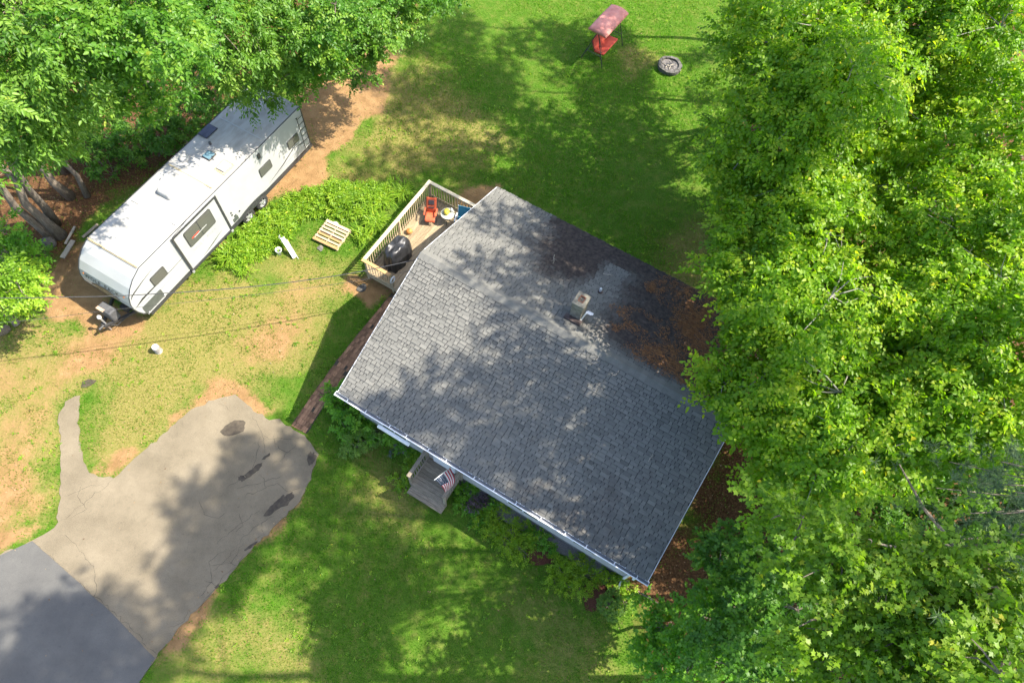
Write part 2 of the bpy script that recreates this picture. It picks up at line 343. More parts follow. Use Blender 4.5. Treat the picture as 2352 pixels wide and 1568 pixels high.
DRY_SUNLIT = [(gpoly(p), wt) for p, wt in (
    ([(-60, 740), (150, 760), (330, 690), (400, 640), (520, 600), (640, 640), (790, 610), (770, 700), (690, 870), (600, 890), (480, 880), (300, 1060), (200, 1080), (190, 900), (140, 900), (125, 1180), (-60, 1270)], .74),
    ([(-60, 760), (240, 750), (330, 740), (240, 880), (200, 930), (120, 920), (120, 1180), (-60, 1260)], 1.0),
    ([(870, 110), (980, 150), (1180, 290), (1160, 350), (930, 420), (760, 420), (720, 400), (800, 300)], .55),  # rear lawn yellowed where sun falls, painted with the dry grass colour
    ([(540, 590), (700, 560), (830, 590), (800, 660), (560, 680)], .6), ([(380, 1480), (620, 1330), (720, 1568), (330, 1568)], .45),
    ([(880, 1040), (950, 1090), (940, 1200), (860, 1180), (780, 1120)], .5), ([(1060, 420), (1100, 440), (1070, 500), (1020, 450)], .6),
    ([(1545, 640), (1560, 560), (1610, 540), (1640, 640), (1590, 655)], .8), ([(1432, 118), (1455, 110), (1472, 124), (1450, 134)], .9),
    ([(1150, 1330), (1300, 1360), (1440, 1400), (1440, 1568), (1200, 1568)], .3))]
LITTER = [gpoly(p) for p in ([(-500, -200), (640, -200), (660, 0), (640, 190), (520, 240), (200, 510), (170, 560), (90, 650), (60, 740), (-200, 800)], [(640, -300), (980, -200), (960, 40), (900, 90), (720, 170), (640, 120)],
    [(1640, 700), (1700, 400), (1750, 0), (1800, -300), (3400, -300), (3400, 2000), (1480, 2000), (1500, 1568), (1460, 1430), (1475, 1350), (1650, 1010)])]
WORN = [gpoly(p) for p in ([(-80, 740), (110, 690), (250, 750), (360, 700), (330, 790), (235, 880), (140, 915), (125, 1190), (-80, 1280)], [(540, 640), (740, 620), (740, 700), (690, 830), (600, 880), (470, 900), (560, 760)])]
MULCH = [(1245, 1270, 34), (1370, 1365, 36), (1415, 1345, 26)]

def zones(x, y):
    n = (vn(x, y, 1.1, 5) - .5) * .9 + (vn(x, y, .35, 6) - .5) * .4
    sm = lambda d, s: np.clip((d + n * s * 1.6) / s * .5 + .5, 0, 1)
    dirt = np.zeros(x.shape); dry = np.zeros(x.shape) + .12; lit = np.zeros(x.shape)
    for p in DIRT: dirt = np.maximum(dirt, sm(sdist(x, y, p), .5))
    for p, wt in DRY_SUNLIT: dry = np.maximum(dry, sm(sdist(x, y, p), 1.3) * wt)  # dry grass, and the painted yellowing of the sunlit lawn
    for p in LITTER: lit = np.maximum(lit, sm(sdist(x, y, p), .9))
    for p in WORN: dirt = np.maximum(dirt, .52 * sm(sdist(x, y, p), 1.2) * (.55 + .75 * vn(x, y, 1.7, 44)))
    dirt = np.maximum(dirt, .75 * sm(sdist(x, y, P_DECK) + .3, .4))
    return dirt, dry, lit

def build_ground():
    def axis(a, b, step):
        o = np.array([3, 8, 20, 60, 150, 350.]); return np.concatenate([a - o[::-1], np.arange(a, b + 1e-6, step), b + o])
    xs = axis(-33, 30, .25); ys = axis(-7, 42, .25)
    X, Y = np.meshgrid(xs, ys); x = X.ravel(); y = Y.ravel()
    z = (vn(x, y, 3.2, 1) - .5) * .05 + (vn(x, y, .6, 2) - .5) * .025 - .012
    for p in (P_DRIVE, P_HOUSE, P_PATH): z = np.where(sdist(x, y, p) > -.25, np.minimum(z, -.02), z)
    nx, ny = len(xs), len(ys)
    i, j = np.meshgrid(np.arange(nx - 1), np.arange(ny - 1)); a = (j * nx + i).ravel()
    q = np.stack([a, a + 1, a + nx + 1, a + nx], 1)
    me = bpy.data.meshes.new('ground'); me.vertices.add(len(x)); me.vertices.foreach_set('co', np.stack([x, y, z], 1).astype(np.float32).ravel())
    me.loops.add(q.size); me.loops.foreach_set('vertex_index', q.ravel().astype(np.int32)); me.polygons.add(len(q)); me.polygons.foreach_set('loop_start', (np.arange(len(q)) * 4).astype(np.int32))
    d, r, l = zones(x, y)
    c = me.attributes.new('zone', 'FLOAT_COLOR', 'POINT'); c.data.foreach_set('color', np.stack([d, r, l, np.ones_like(d)], 1).astype(np.float32).ravel())
    me.materials.append(M['ground']); me.polygons.foreach_set('use_smooth', [True] * len(q)); me.update(calc_edges=True)
    return link('ground', me, kind='structure')
build_ground()

def sheet(name, poly, z, mat, parent=None, jit=.05, step=.25, seed=0, skirt=.05, **kw):
    """flat irregular slab with a worn outline"""
    rg = np.random.default_rng(seed); P = []
    poly = np.asarray(poly)[:, :2]
    for a, b in zip(poly, np.roll(poly, -1, 0)):
        L = np.hypot(*(b - a)); k = max(1, int(L / step)); n_ = np.array([-(b - a)[1], (b - a)[0]]) / (L + 1e-9)
        for q in range(k): P.append(a + (b - a) * q / k + n_ * rg.normal(0, jit) * (1 if q else .4))
    n = len(P); bm = bmesh.new(); top = [bm.verts.new((p[0], p[1], z)) for p in P]; bot = [bm.verts.new((p[0], p[1], z - skirt)) for p in P]
    f = bm.faces.new(top)
    if f.normal.z < 0 or (f.normal_update() or f.normal.z < 0): f.normal_flip()
    for q in range(n): bm.faces.new((top[q], bot[q], bot[(q + 1) % n], top[(q + 1) % n]))
    bmesh.ops.triangulate(bm, faces=[f]); bmesh.ops.recalc_face_normals(bm, faces=bm.faces)
    me = bpy.data.meshes.new(name); bm.to_mesh(me); bm.free(); me.materials.append(mat)
    return link(name, me, parent, **kw)

drive = sheet('driveway', P_DRIVE, .012, M['asphalt'], step=.16, jit=.035, seed=1, kind='structure')
sheet('driveway_apron', P_NEW, .020, M['asphalt_new'], jit=.008, seed=2, kind='structure')
def blob(c, rx, ry, rot, seed, k=18):
    rg = np.random.default_rng(seed); a = np.linspace(0, 2 * math.pi, k, endpoint=False); r = 1 + rg.normal(0, .14, k)
    x = np.cos(a) * rx * r; y = np.sin(a) * ry * r; return np.stack([c[0] + x * math.cos(rot) - y * math.sin(rot), c[1] + x * math.sin(rot) + y * math.cos(rot)], 1)
for i, (u, v, rx, ry, rot) in enumerate(((536, 984, .42, .30, .4), (640, 1158, .55, .17, .85), (585, 1078, .42, .10, .9), (716, 1052, .16, .24, 0), (556, 1098, .14, .10, 0), (612, 1048, .16, .05, .9), (500, 1345, .10, .05, .7), (575, 1255, .25, .05, .8))):
    sheet('mud_patch', blob(at(u, v), rx, ry, rot, 20 + i), .0165, M['mud'], drive, .02, .08, i, .004)
def cracks(lines, name='crack'):
    rg = np.random.default_rng(9)
    for k, L in enumerate(lines):
        P = [at(u, v)[:2] for u, v in L]; Q = []
        for a, b in zip(P[:-1], P[1:]):
            m = max(2, int(np.hypot(*(b - a)) / .12))
            for q in range(m): Q.append(a + (b - a) * q / m + rg.normal(0, .028, 2))
        Q.append(P[-1]); Q = np.array(Q); mb = MB(); n = len(Q); V = []
        for i in range(n):
            t = Q[min(i + 1, n - 1)] - Q[max(i - 1, 0)]; t = t / (np.hypot(*t) + 1e-9); wd = (.002 + .006 * rg.random()) * (1 if 0 < i < n - 1 else .2)
            V += [(Q[i][0] - t[1] * wd, Q[i][1] + t[0] * wd, .0155), (Q[i][0] + t[1] * wd, Q[i][1] - t[0] * wd, .0155)]
        mb.add(V, [(2 * i, 2 * i + 1, 2 * i + 3, 2 * i + 2) for i in range(n - 1)]).build(name, M['crack'], drive)
cracks([[(135, 1202), (190, 1160), (262, 1100)], [(150, 1225), (190, 1270), (215, 1300), (222, 1350), (210, 1380)], [(600, 1000), (580, 1080), (520, 1120)], [(600, 1000), (660, 1010), (700, 1005)], [(610, 1040), (600, 985), (580, 955)],
        [(500, 1250), (540, 1210), (600, 1170)], [(480, 1300), (530, 1290), (560, 1250)], [(460, 1370), (490, 1330), (480, 1290), (520, 1260)], [(540, 1120), (600, 1110), (650, 1090)], [(600, 1200), (560, 1230), (530, 1275), (490, 1310)], [(640, 1060), (680, 1020)],
        [(500, 925), (520, 935), (530, 945)], [(360, 1505), (300, 1440), (225, 1375), (150, 1310), (80, 1245)], [(150, 1140), (200, 1120), (240, 1110)], [(160, 1190), (200, 1170), (180, 1140), (190, 1110)], [(520, 1290), (545, 1300), (560, 1275), (590, 1265)], [(470, 1330), (500, 1345), (515, 1320), (545, 1300)], [(430, 1400), (455, 1405), (470, 1375), (500, 1345)], [(585, 1235), (610, 1225), (600, 1200), (630, 1185)], [(610, 1120), (640, 1110), (660, 1130), (690, 1120)], [(560, 1140), (590, 1130), (610, 1120), (600, 1085)], [(455, 1150), (470, 1180), (500, 1190), (520, 1175)], [(390, 1440), (420, 1430), (430, 1400)], [(630, 1000), (640, 1030), (670, 1040)], [(548, 1180), (560, 1205), (540, 1225)]])
sheet('asphalt_remnant', gpoly([(186, 890), (190, 876), (203, 871), (222, 873), (214, 882), (197, 890)]), .012, M['mud'], jit=.01, seed=4, kind='structure')

# brick path: every paver its own piece
path = sheet('brick_path', P_PATH, .004, M['mud'], jit=.02, seed=5, kind='structure')
rg = np.random.default_rng(3)
bm_me = [MB().box((0, 0, 0), (.192, .098, .05)).mesh('brick', M['brick']) for _ in range(2)]
rows = int(PATH_L / .20)
for r in range(rows):
    for c in range(6):
        t = ((r + .5 + (.5 if c % 2 else 0) * .0) * .20) / PATH_L
        if t > 1: continue
        p = path_xy(t); q = path_xy(min(1, t + .02)) - path_xy(max(0, t - .02)); a = math.atan2(q[1], q[0]); off = (c - 2.5) * .103
        if rg.random() < .03 and 0 < r: continue
        link('brick', bm_me[c % 2], path, (p[0] - math.sin(a) * off + rg.normal(0, .004), p[1] + math.cos(a) * off + rg.normal(0, .004), -.004 + rg.normal(0, .003)), (rg.normal(0, .015), rg.normal(0, .012), a + rg.normal(0, .02)))

# ------------------------------------------------------------------ house
house = thing('house', 'single storey house with a grey shingle gable roof and white gutter', 'house', (HX, HY, 0), HA)
SL = math.hypot(HW, ZR - ZE); SA = math.atan2(ZR - ZE, HW)
def build_house():
    x0, x1, y0, y1 = .32, HL - .32, .38, 2 * HW - .38
    zt = ZE + .36 * (ZR - ZE) / HW - .04
    for nm, a, b in (('front_wall', (x0, y0), (x1, y0)), ('rear_wall', (x1, y1), (x0, y1))):
        mb = MB(); wl = mb.beam((a[0], a[1], (zt + .35) / 2), (b[0], b[1], (zt + .35) / 2), .16, zt - .35)
        wo = mb.build('wall', M['siding'], house)
        for k in range(14):   # lapped siding courses
            z = .42 + k * .165; yy = a[1] + (-.086 if a[1] < 3 else .086)
            if z < zt - .05: MB().box(((a[0] + b[0]) / 2, yy, z), (abs(b[0] - a[0]) - .02, .014, .155), Matrix.Rotation(.05 if a[1] < 3 else -.05, 3, 'X')).build('siding_board', M['siding'], wo)
    for sx, xx in ((-1, x0), (1, x1)):
        mb = MB(); P = [(y0 + .09, .35), (y1 - .09, .35), (y1 - .09, zt), (HW, ZR - .12), (y0 + .09, zt)]
        V = [(xx - .08, y, z) for y, z in P] + [(xx + .08, y, z) for y, z in P]; n = 5
        mb.add(V, [tuple(range(n)), tuple(range(n, 2 * n))[::-1]] + [(i, n + i, n + (i + 1) % n, (i + 1) % n) for i in range(n)])
        wo = mb.build('gable_wall', M['siding'], house)
        for k in range(26):
            z = .42 + k * .165
            hwid = (HW - .45) if z < zt else (HW - .45) * (ZR - .25 - z) / (ZR - .25 - zt)
            if hwid > .2: MB().box((xx + sx * .086, HW, z), (.014, 2 * hwid, .155), Matrix.Rotation(-.05 * sx, 3, 'Y')).build('siding_board', M['siding'], wo)
    MB().box((HL / 2, HW, .17), (HL - .5, 2 * HW - .62, .38)).build('foundation', M['concrete'], house)
    for sx, xx in ((1, .3), ):
        pass
    # window and door on the walls
    for xc, wd, z0, z1 in ((1.9, 1.1, 1.0, 2.2), (7.2, 1.3, 1.0, 2.2), (9.6, 1.0, 1.1, 2.2)):
        wi = MB().box((xc, y0 - .11, (z0 + z1) / 2), (wd, .05, z1 - z0)).build('window', M['white_metal'], house)
        for s in (-1, 1): MB().box((xc + s * wd * .235, y0 - .14, (z0 + z1) / 2), (wd * .42, .02, z1 - z0 - .14)).build('pane', M['glass'], wi)
    dr = MB().box((3.98, y0 - .11, 1.5), (.9, .05, 2.0)).build('door', M['white_metal'], house)
    MB().box((3.98, y0 - .145, 1.9), (.5, .02, .8)).build('pane', M['glass'], dr); MB().tube([(4.33, y0 - .16, 1.45), (4.33, y0 - .22, 1.45)], .025, 8).build('handle', M['black_steel'], dr)
    sd_ = MB().box((.2, 7.6, 1.45), (.05, 1.6, 2.0)).build('sliding_door', M['white_metal'], house)
    for s in (-1, 1): MB().box((.165, 7.6 + s * .38, 1.45), (.02, .66, 1.8)).build('pane', M['glass'], sd_)
build_house()

# roof deck, shingles, caps, trims
def slope_pt(side, x, s, h=0):
    """point on a roof slope: s metres up from the eave, h above the deck"""
    y = s * math.cos(SA); z = ZE + s * math.sin(SA); y -= h * math.sin(SA); z += h * math.cos(SA)
    return (x, y if side == 0 else 2 * HW - y, z)
mb = MB(); T = .10
sec = [(0, ZE), (HW, ZR), (2 * HW, ZE), (2 * HW, ZE - T), (HW, ZR - T), (0, ZE - T)]
mb.add([(0.0, y, z) for y, z in sec] + [(HL, y, z) for y, z in sec], [(0, 1, 4, 5), (1, 2, 3, 4), (6, 11, 10, 7), (7, 10, 9, 8)] + [(i, 6 + i, 6 + (i + 1) % 6, (i + 1) % 6) for i in range(6)])
roof = mb.build('roof', M['felt'], house)
for side in (0, 1):
    for xx in (-.012, HL + .012):
        MB().beam(slope_pt(side, xx, 0, -.03), slope_pt(side, xx, SL, -.03), .018, .07, up=(0, 1, 0) if False else (0, 0, 1)).build('rake_board', M['white_metal'], roof)

EXPO = .128; rg = np.random.default_rng(11)
tabs = []    # side, x, s, width, thickness, tone
for side in (0, 1):
    nc = int(SL / EXPO)
    for c in range(nc):
        x = rg.uniform(-.25, 0); s0 = c * EXPO - .02
        while x < HL:
            wd = rg.choice([.10, .13, .16, .20, .26, .32], p=[.14, .2, .24, .2, .14, .08]); thick = rg.random() < .62
            a, b = max(x, 0.0), min(x + wd, HL)
            if b - a > .03:
                tone = np.clip(rg.normal(.60 if thick else .50, .07), .03, .97)
                tabs.append((side, (a + b) / 2, s0, b - a, 0.032 if thick else .016, tone, wd == b - a and thick))
            x += wd + (.012 if rg.random() < .75 else .004)
def tab_geo(wd, th, gap=.008):
    """top face, then the dark cut edges, doubling as course shadow, on their own vertices"""
    wx = wd / 2 - gap / 2; L = EXPO * 1.35; a, b, c, d = (-wx, 0, th), (wx, 0, th), (-wx, L, .003), (wx, L, .003)
    return [a, b, c, d, (-wx, -.004, -.004), (wx, -.004, -.004), a, b, c, d], [(0, 1, 3, 2), (4, 5, 7, 6), (4, 6, 8), (5, 9, 7)]  # black cut edges also paint the shadow lines between courses
stain_shade_of = lambda side, x, s: (0.10 + .30 * math.exp(-((x - 9.4) / 2.6) ** 2 - ((s - .8) / 2.0) ** 2) + .12 * math.exp(-((x - 6.5) / 2.5) ** 2 - (s / .8) ** 2)) if side == 0 else (.20 + .85 * math.exp(-((x - 4.3) / 1.5) ** 2 - ((s - 1.5) / 1.7) ** 2) + .70 * (1 / (1 + math.exp(-(x - 6.6) * 2.0))) * (1 - math.exp(-((SL - s) / .7) ** 2)) + .35 * math.exp(-(s / .7) ** 2) * (x > 2.5) - .75 * math.exp(-((x - 5.85 + .06 * s) / .42) ** 2) * (s < 4.4) * (s > .9))  # roof stains, plus shade painted into the front slope's lower right
camh = np.array([*(-hw(0, 0)[:2]), 0]); camh = np.array([camh[0] * math.cos(HA) + camh[1] * math.sin(HA), -camh[0] * math.sin(HA) + camh[1] * math.cos(HA), CH])
order = sorted([i for i, t in enumerate(tabs) if t[0] == 0 and t[6] and t[3] >= .16 and 1.2 < t[1] < 9.3 and .3 < t[2] < 3.6], key=lambda i: (-round(tabs[i][3], 2), np.linalg.norm(np.array(slope_pt(0, tabs[i][1], tabs[i][2])) - camh)))[:300]
single = set(order); cache = {}
V = []; Fc = []; tint = []; stn = []
for i, (side, x, s, wd, th, tone, ok) in enumerate(tabs):
    st = stain_shade_of(side, x, s)
    if i in single:
        key = (round(wd, 2), round(tone * 8), round(st * 8))
        if key not in cache:
            g, f = tab_geo(wd, th); me = bpy.data.meshes.new('shingle'); me.from_pydata(g, [], f); me.materials.append(M['shingle'])
            t = me.attributes.new('tint', 'FLOAT', 'POINT'); t.data.foreach_set('value', [key[1] / 8] * 4 + [0.] * 6); t = me.attributes.new('stain_shade', 'FLOAT', 'POINT'); t.data.foreach_set('value', [key[2] / 8] * 10); cache[key] = me
        link('shingle', cache[key], roof, slope_pt(side, x, s, .004), (SA, 0, 0)); continue
    g, f = tab_geo(wd, th); o = len(V)
    for gx, gs, gh in g: V.append(slope_pt(side, x + gx, s + gs, gh + .004))
    if side: f = [q[::-1] for q in f]
    Fc += [tuple(o + q for q in a) for a in f]; tint += [tone] * 4 + [0.] * 6; stn += [st + rg.normal(0, .03)] * 10
me = bpy.data.meshes.new('shingle_field'); me.from_pydata(V, [], Fc); me.materials.append(M['shingle'])
t = me.attributes.new('tint', 'FLOAT', 'POINT'); t.data.foreach_set('value', tint); t = me.attributes.new('stain_shade', 'FLOAT', 'POINT'); t.data.foreach_set('value', stn)
link('shingle_field', me, roof, kind='stuff')
# ridge caps, overlapping
for k in range(int(HL / .2) + 1):
    x = k * .2; L = min(.30, HL - x + .02)
    if L < .1: continue
    W_ = .19; V = []
    for dx, hh in ((0, .030), (L, .012)):
        V += [slope_pt(0, x + dx, SL - W_, hh * .8 + .012), (x + dx, HW, ZR + hh + .016), slope_pt(1, x + dx, SL - W_, hh * .8 + .012)]
    V += [slope_pt(0, x, SL - W_, .004), (x, HW, ZR + .004), slope_pt(1, x, SL - W_, .004)]
    me = bpy.data.meshes.new('ridge_cap'); me.from_pydata(V, [], [(0, 3, 4, 1), (1, 4, 5, 2), (0, 1, 7, 6), (1, 2, 8, 7)]); me.materials.append(M['shingle'])
    t = me.attributes.new('tint', 'FLOAT', 'POINT'); t.data.foreach_set('value', [rg.uniform(.5, .68)] * 9); t = me.attributes.new('stain_shade', 'FLOAT', 'POINT'); t.data.foreach_set('value', [.1 if k < 38 else .3] * 9)
    link('ridge_cap', me, roof)

# fascia and gutter
MB().box((HL / 2, .03, ZE - .13), (HL - .02, .03, .20)).build('fascia', M['white_metal'], house)
MB().box((HL / 2, 2 * HW - .03, ZE - .13), (HL - .02, .03, .20)).build('fascia', M['white_metal'], house)
MB().box((HL / 2, .2, ZE - .19), (HL - .6, .31, .015)).build('soffit', M['white_metal'], house)
mb = MB(); g0 = -.135; gz = ZE - .015
prof = [(g0 + .012, gz - .02), (g0, gz), (g0 - .006, gz - .03), (g0 + .02, gz - .105), (.010, gz - .105), (.010, gz - .0), (.002, gz - .0), (.002, gz - .095), (g0 + .03, gz - .095)]
n = len(prof)
mb.add([(-.06, y, z) for y, z in prof] + [(HL + .06, y, z) for y, z in prof], [tuple(range(n)), tuple(range(n, 2 * n))[::-1]] + [(i, n + i, n + (i + 1) % n, (i + 1) % n) for i in range(n)])
gut = mb.build('gutter', M['white_metal'], house)
MB().box((HL / 2, g0 + .004, gz + .003), (HL + .12, .034, .012)).build('front_lip', M['white_metal'], gut); MB().box((HL / 2, -.012, gz + .022), (HL + .10, .030, .012)).build('drip_edge', M['white_metal'], gut)
MB().box((HL / 2, -.062, gz - .055), (HL + .08, .118, .01)).build('gutter_screen', M['gutter_in'], gut)
for k in range(14): MB().box((.35 + k * .84 + rg.normal(0, .06), -.065, gz + .004), (.028, .148, .012)).build('hanger', M['white_metal'], gut)
for xx in (-.065, HL + .065): MB().box((xx, -.065, gz - .05), (.008, .15, .115)).build('end_cap', M['white_metal'], gut)
MB().box((2.35, -.20, gz - .30), (1.25, .10, .10), Matrix.Rotation(-.02, 3, 'X')).build('downspout', M['white_metal'], house)
MB().tube([(HL - .35, -.07, gz - .1), (HL - .35, -.10, gz - .35), (HL - .35, .24, gz - .6), (HL - .35, .24, .25), (HL - .35, -.1, .1)], .045, 8).build('downspout', M['white_metal'], house)

# chimney
chim = MB().box((5.6, 6.11, 4.45), (.36, .46, 1.6)).build('chimney', M['block'], house)
for c in range(5):
    z = 4.56 + c * .192
    for k, (cx, cy, dx, dy) in enumerate(((5.505, 5.985, .19, .27), (5.705, 5.985, .19, .27), (5.505, 6.245, .19, .23), (5.705, 6.245, .19, .23)) if c % 2 == 0 else ((5.605, 5.93, .39, .16), (5.605, 6.11, .39, .17), (5.605, 6.28, .39, .16))):
        MB().box((cx, cy, z), (dx, dy, .18)).build('block', M['block'], chim)
mb = MB()
for cx, cy, dx, dy in ((5.605, 5.925, .44, .16), (5.605, 6.31, .44, .12), (5.445, 6.128, .12, .246), (5.765, 6.128, .12, .246)): mb.box((cx, cy, 5.435), (dx, dy, .05))
mb.build('chimney_crown', M['block'], chim)
mb = MB()
for cx, cy, dx, dy in ((5.605, 6.017, .19, .024), (5.605, 6.238, .19, .024), (5.522, 6.128, .024, .197), (5.688, 6.128, .024, .197)): mb.box((cx, cy, 5.425), (dx, dy, .11))
mb.build('flue', M['flue'], chim)
MB().box((5.605, 6.128, 5.40), (.14, .19, .02)).build('flue_hole', M['flue_black'], chim)  # near-black plate closing the flue opening
MB().box((5.6, 5.76, 4.80 - .13), (.62, .26, .012), Matrix.Rotation(-SA * 0 - .345, 3, 'X')).build('tarred_flashing', M['flash_brown'], chim)
MB().beam((5.83, 5.86, 4.62), (5.84, 6.42, 4.40), .05, .012).build('side_flashing', M['white_metal'], chim); MB().beam((5.84, 6.40, 4.40), (6.06, 6.42, 4.385), .12, .012).build('side_flashing', M['white_metal'], chim)
vp = slope_pt(1, 5.79, 2 * HW and (2 * HW - 7.61) / math.cos(SA))
vent = MB().tube([(vp[0], vp[1], vp[2] - .05), (vp[0], vp[1], vp[2] + .26)], .045, 12).build('vent_pipe', M['white_plastic'], house)
MB().lathe([(.11, 0), (.10, .02), (.055, .10), (.052, .11)], 12, (vp[0], vp[1], vp[2])).build('vent_boot', M['flash_brown'], vent)

# twigs and pine litter lying on the roof
def twig(px, py, side, ang, L, label, mat='dead_wood'):
    p = at(px, py, 4.2); c = (p - np.array([HX, HY, 0])); x = c[0] * math.cos(HA) + c[1] * math.sin(HA); y = -c[0] * math.sin(HA) + c[1] * math.cos(HA)
    s = (y if side == 0 else 2 * HW - y) / math.cos(SA); mb = MB(); ca, sa = math.cos(ang), math.sin(ang)
    q = lambda a, b, h=.035: hw(*slope_pt(side, x + a * ca - b * sa, s + a * sa + b * ca, h))
    mb.tube([q(-L / 2, 0), q(-.1 * L, .02), q(.2 * L, -.01, .05), q(L / 2, .02)], [.012, .011, .009, .004], 5); mb.tube([q(.1 * L, 0), q(.3 * L, .2 * L, .06)], [.008, .003], 5); mb.tube([q(-.1 * L, .02), q(.1 * L, -.22 * L, .05)], [.007, .003], 5)
    mb.build('twig', M[mat], label=label, cat='twig', group='twigs on the roof')
twig(1275, 582, 1, 1.2, .55, 'forked bare twig on the dark stained rear roof slope')
twig(1405, 610, 1, -.5, .42, 'short bleached twig on the roof between chimney and rear eave')
twig(1497, 1048, 0, 1.5, .28, 'tiny pale twig on the right end of the front roof slope', 'dead_wood')
def roof_litter():
    rg = np.random.default_rng(4); N = 60000
    x = rg.uniform(6.2, HL, N); s = rg.uniform(.02, SL - .35, N)
    dens = 1.5 * np.clip((x + 2.6 * (vn(s, x, 1.3, 51) - .5) + 1.6 * (vn(x, s, .5, 52) - .5) - 7.5) / 1.8, 0, 1) * (.35 + .65 * (vn(x * 2.2, s * .7, .5, 8) > .48)) * np.clip((SL - .35 - s) / .8, 0, 1) * (vn(x, s, .9, 14) * 1.4)
    k = rg.random(N) < dens; x = x[k]; s = s[k]; n = len(x)
    a = rg.normal(.35, .6, n); L = rg.uniform(.04, .11, n); wd = rg.uniform(.007, .018, n)
    B = np.array([hw(*slope_pt(1, xx, ss, .026)) for xx, ss in zip(x, s)])
    ex = hw(1, 0) - hw(0, 0); es = hw(*slope_pt(1, 0, 1)) - hw(*slope_pt(1, 0, 0)); nz = np.cross(ex, -es); nz = nz / np.linalg.norm(nz)
    d = np.cos(a)[:, None] * es + np.sin(a)[:, None] * ex; p = -np.sin(a)[:, None] * es + np.cos(a)[:, None] * ex
    up = rg.uniform(0, .03, (n, 1)) * nz; V = np.stack([B - p * wd[:, None], B + p * wd[:, None], B + d * L[:, None] + up + p * wd[:, None] * .4, B + d * L[:, None] + up - p * wd[:, None] * .4], 1)
    me = tri_mesh('leaf_litter', V, 4, [(0, 1, 2, 3)], mats=M['needles'])
    link('leaf_litter', me, label='rusty brown pine needle litter on the rear roof slope', cat='leaf litter', kind='stuff')
roof_litter()

# ------------------------------------------------------------------ side deck
dk = thing('wooden_deck', 'raised pale wood deck with baluster railing beside the house gable', 'deck', (HX, HY, 0), HA)
def build_deck():
    zf = .40; x0, x1, y0, y1 = -3.16, .22, 5.38, 10.04; zt = 1.35
    k = 0; x = x0 + .07
    while x < x1:
        MB().box((x, (y0 + y1) / 2, zf - .0175), (.134, y1 - y0, .035)).build('deck_board', M['floor_wood'], dk); x += .141
    for a, b in (((x0, y0), (x0, y1)), ((x0, y0 + .02), (x1, y0 + .02)), ((x0, y1 - .02), (x1, y1 - .02))):
        MB().beam((a[0], a[1], zf - .13), (b[0], b[1], zf - .13), .04, .18).build('rim_joist', M['deck_wood'], dk)
    for px, py in ((x0 + .05, y0 + .05), (x0 + .05, y1 - .05), (x0 + .05, (y0 + y1) / 2), (-1.89, y0 + .05), (x1 - .1, y1 - .05)):
        MB().box((px, py, zt / 2 - .03), (.09, .09, zt - .02)).build('post', M['deck_wood'], dk)
    def rail(a, b, mat, flip):
        a = Vector((*a, 0)); b = Vector((*b, 0)); L = (b - a).length; d = (b - a) / L; m = 'rail_new' if mat is None else mat
        MB().beam(a + Vector((0, 0, zt)), b + Vector((0, 0, zt)), .14, .038).build('rail_cap', M[m], dk)
        MB().beam(a + Vector((0, 0, zt - .09)), b + Vector((0, 0, zt - .09)), .04, .085).build('top_rail', M['deck_wood'], dk)
        MB().beam(a + Vector((0, 0, zf + .10)), b + Vector((0, 0, zf + .10)), .04, .085).build('bottom_rail', M['deck_wood'], dk)
        nrm = Vector((-d.y, d.x, 0)) * .038 * flip; nb = int(L / .135)
        me = MB().box((0, 0, (zt + zf) / 2 - .02), (.034, .034, zt - zf - .12)).mesh('baluster', M['deck_wood'])
        for i in range(1, nb): link('baluster', me, dk, a + d * (i * L / nb) + nrm)
    rail((x0, y0 + .07), (x0, y1 - .07), None, -1); rail((x0 - .07, y0), (-1.86, y0), 'rail_orange', 1); rail((x0 - .07, y1), (x1 - .3, y1), None, -1)
    MB().box((-.85, y0 - .16, .19), (1.7, .30, .04)).build('step', M['grey_wood'], dk); MB().box((-.85, y0 - .05, .09), (1.6, .06, .16)).build('step_riser', M['grey_wood'], dk)
build_deck()

def drape(name, c, rz, sx, sy, h, mat, label, cat, parent=None):
    rg = np.random.default_rng(5); n, k = 64, 18; V = []
    ph = rg.uniform(0, 6.28, 6)
    for i in range(k):
        t = i / (k - 1)                      # 0 hem .. 1 crown
        prof = 1.08 - .10 * t if t < .55 else (1.02 - .42 * ((t - .55) / .45) ** 2)
        z = h * (t if t < .6 else .6 + .4 * math.sin((t - .6) / .4 * math.pi / 2))
        for j in range(n):
            a = 2 * math.pi * j / n; q = 3.2
            ca, sa = math.cos(a), math.sin(a); r = (abs(ca) ** q + abs(sa) ** q) ** (-1 / q)
            fold = 1 + (.055 * math.sin(9 * a + ph[0] + 2 * t) + .035 * math.sin(17 * a + ph[1] - 3 * t)) * (1 - t) ** .7
            hood = .86 if t > .75 and ca * .0 else 1
            V.append((sx * r * ca * prof * fold * (1 - .15 * (t > .7) * (abs(sa) > .8)), sy * r * sa * prof * fold, z + .03 * math.sin(5 * a + ph[2]) * t + (.04 * math.sin(3 * a + ph[3]) if t > .8 else 0)))
    mb = MB(); mb.add(V, [(i * n + j, i * n + (j + 1) % n, (i + 1) * n + (j + 1) % n, (i + 1) * n + j) for i in range(k - 1) for j in range(n)])
    mb.add([(0, 0, h * .985)] + [V[(k - 1) * n + j] for j in range(n)], [(0, 1 + j, 1 + (j + 1) % n) for j in range(n)])
    return mb.build(name, mat, parent, smooth=True, loc=c, rot=(0, 0, rz), label=label, cat=cat)
p = hw(-2.45, 6.62, .405); drape('covered_grill', p, HA + math.pi / 2, .62, .36, 1.08, M['tarp'], 'barbecue grill under a black vinyl cover on the side deck', 'grill')

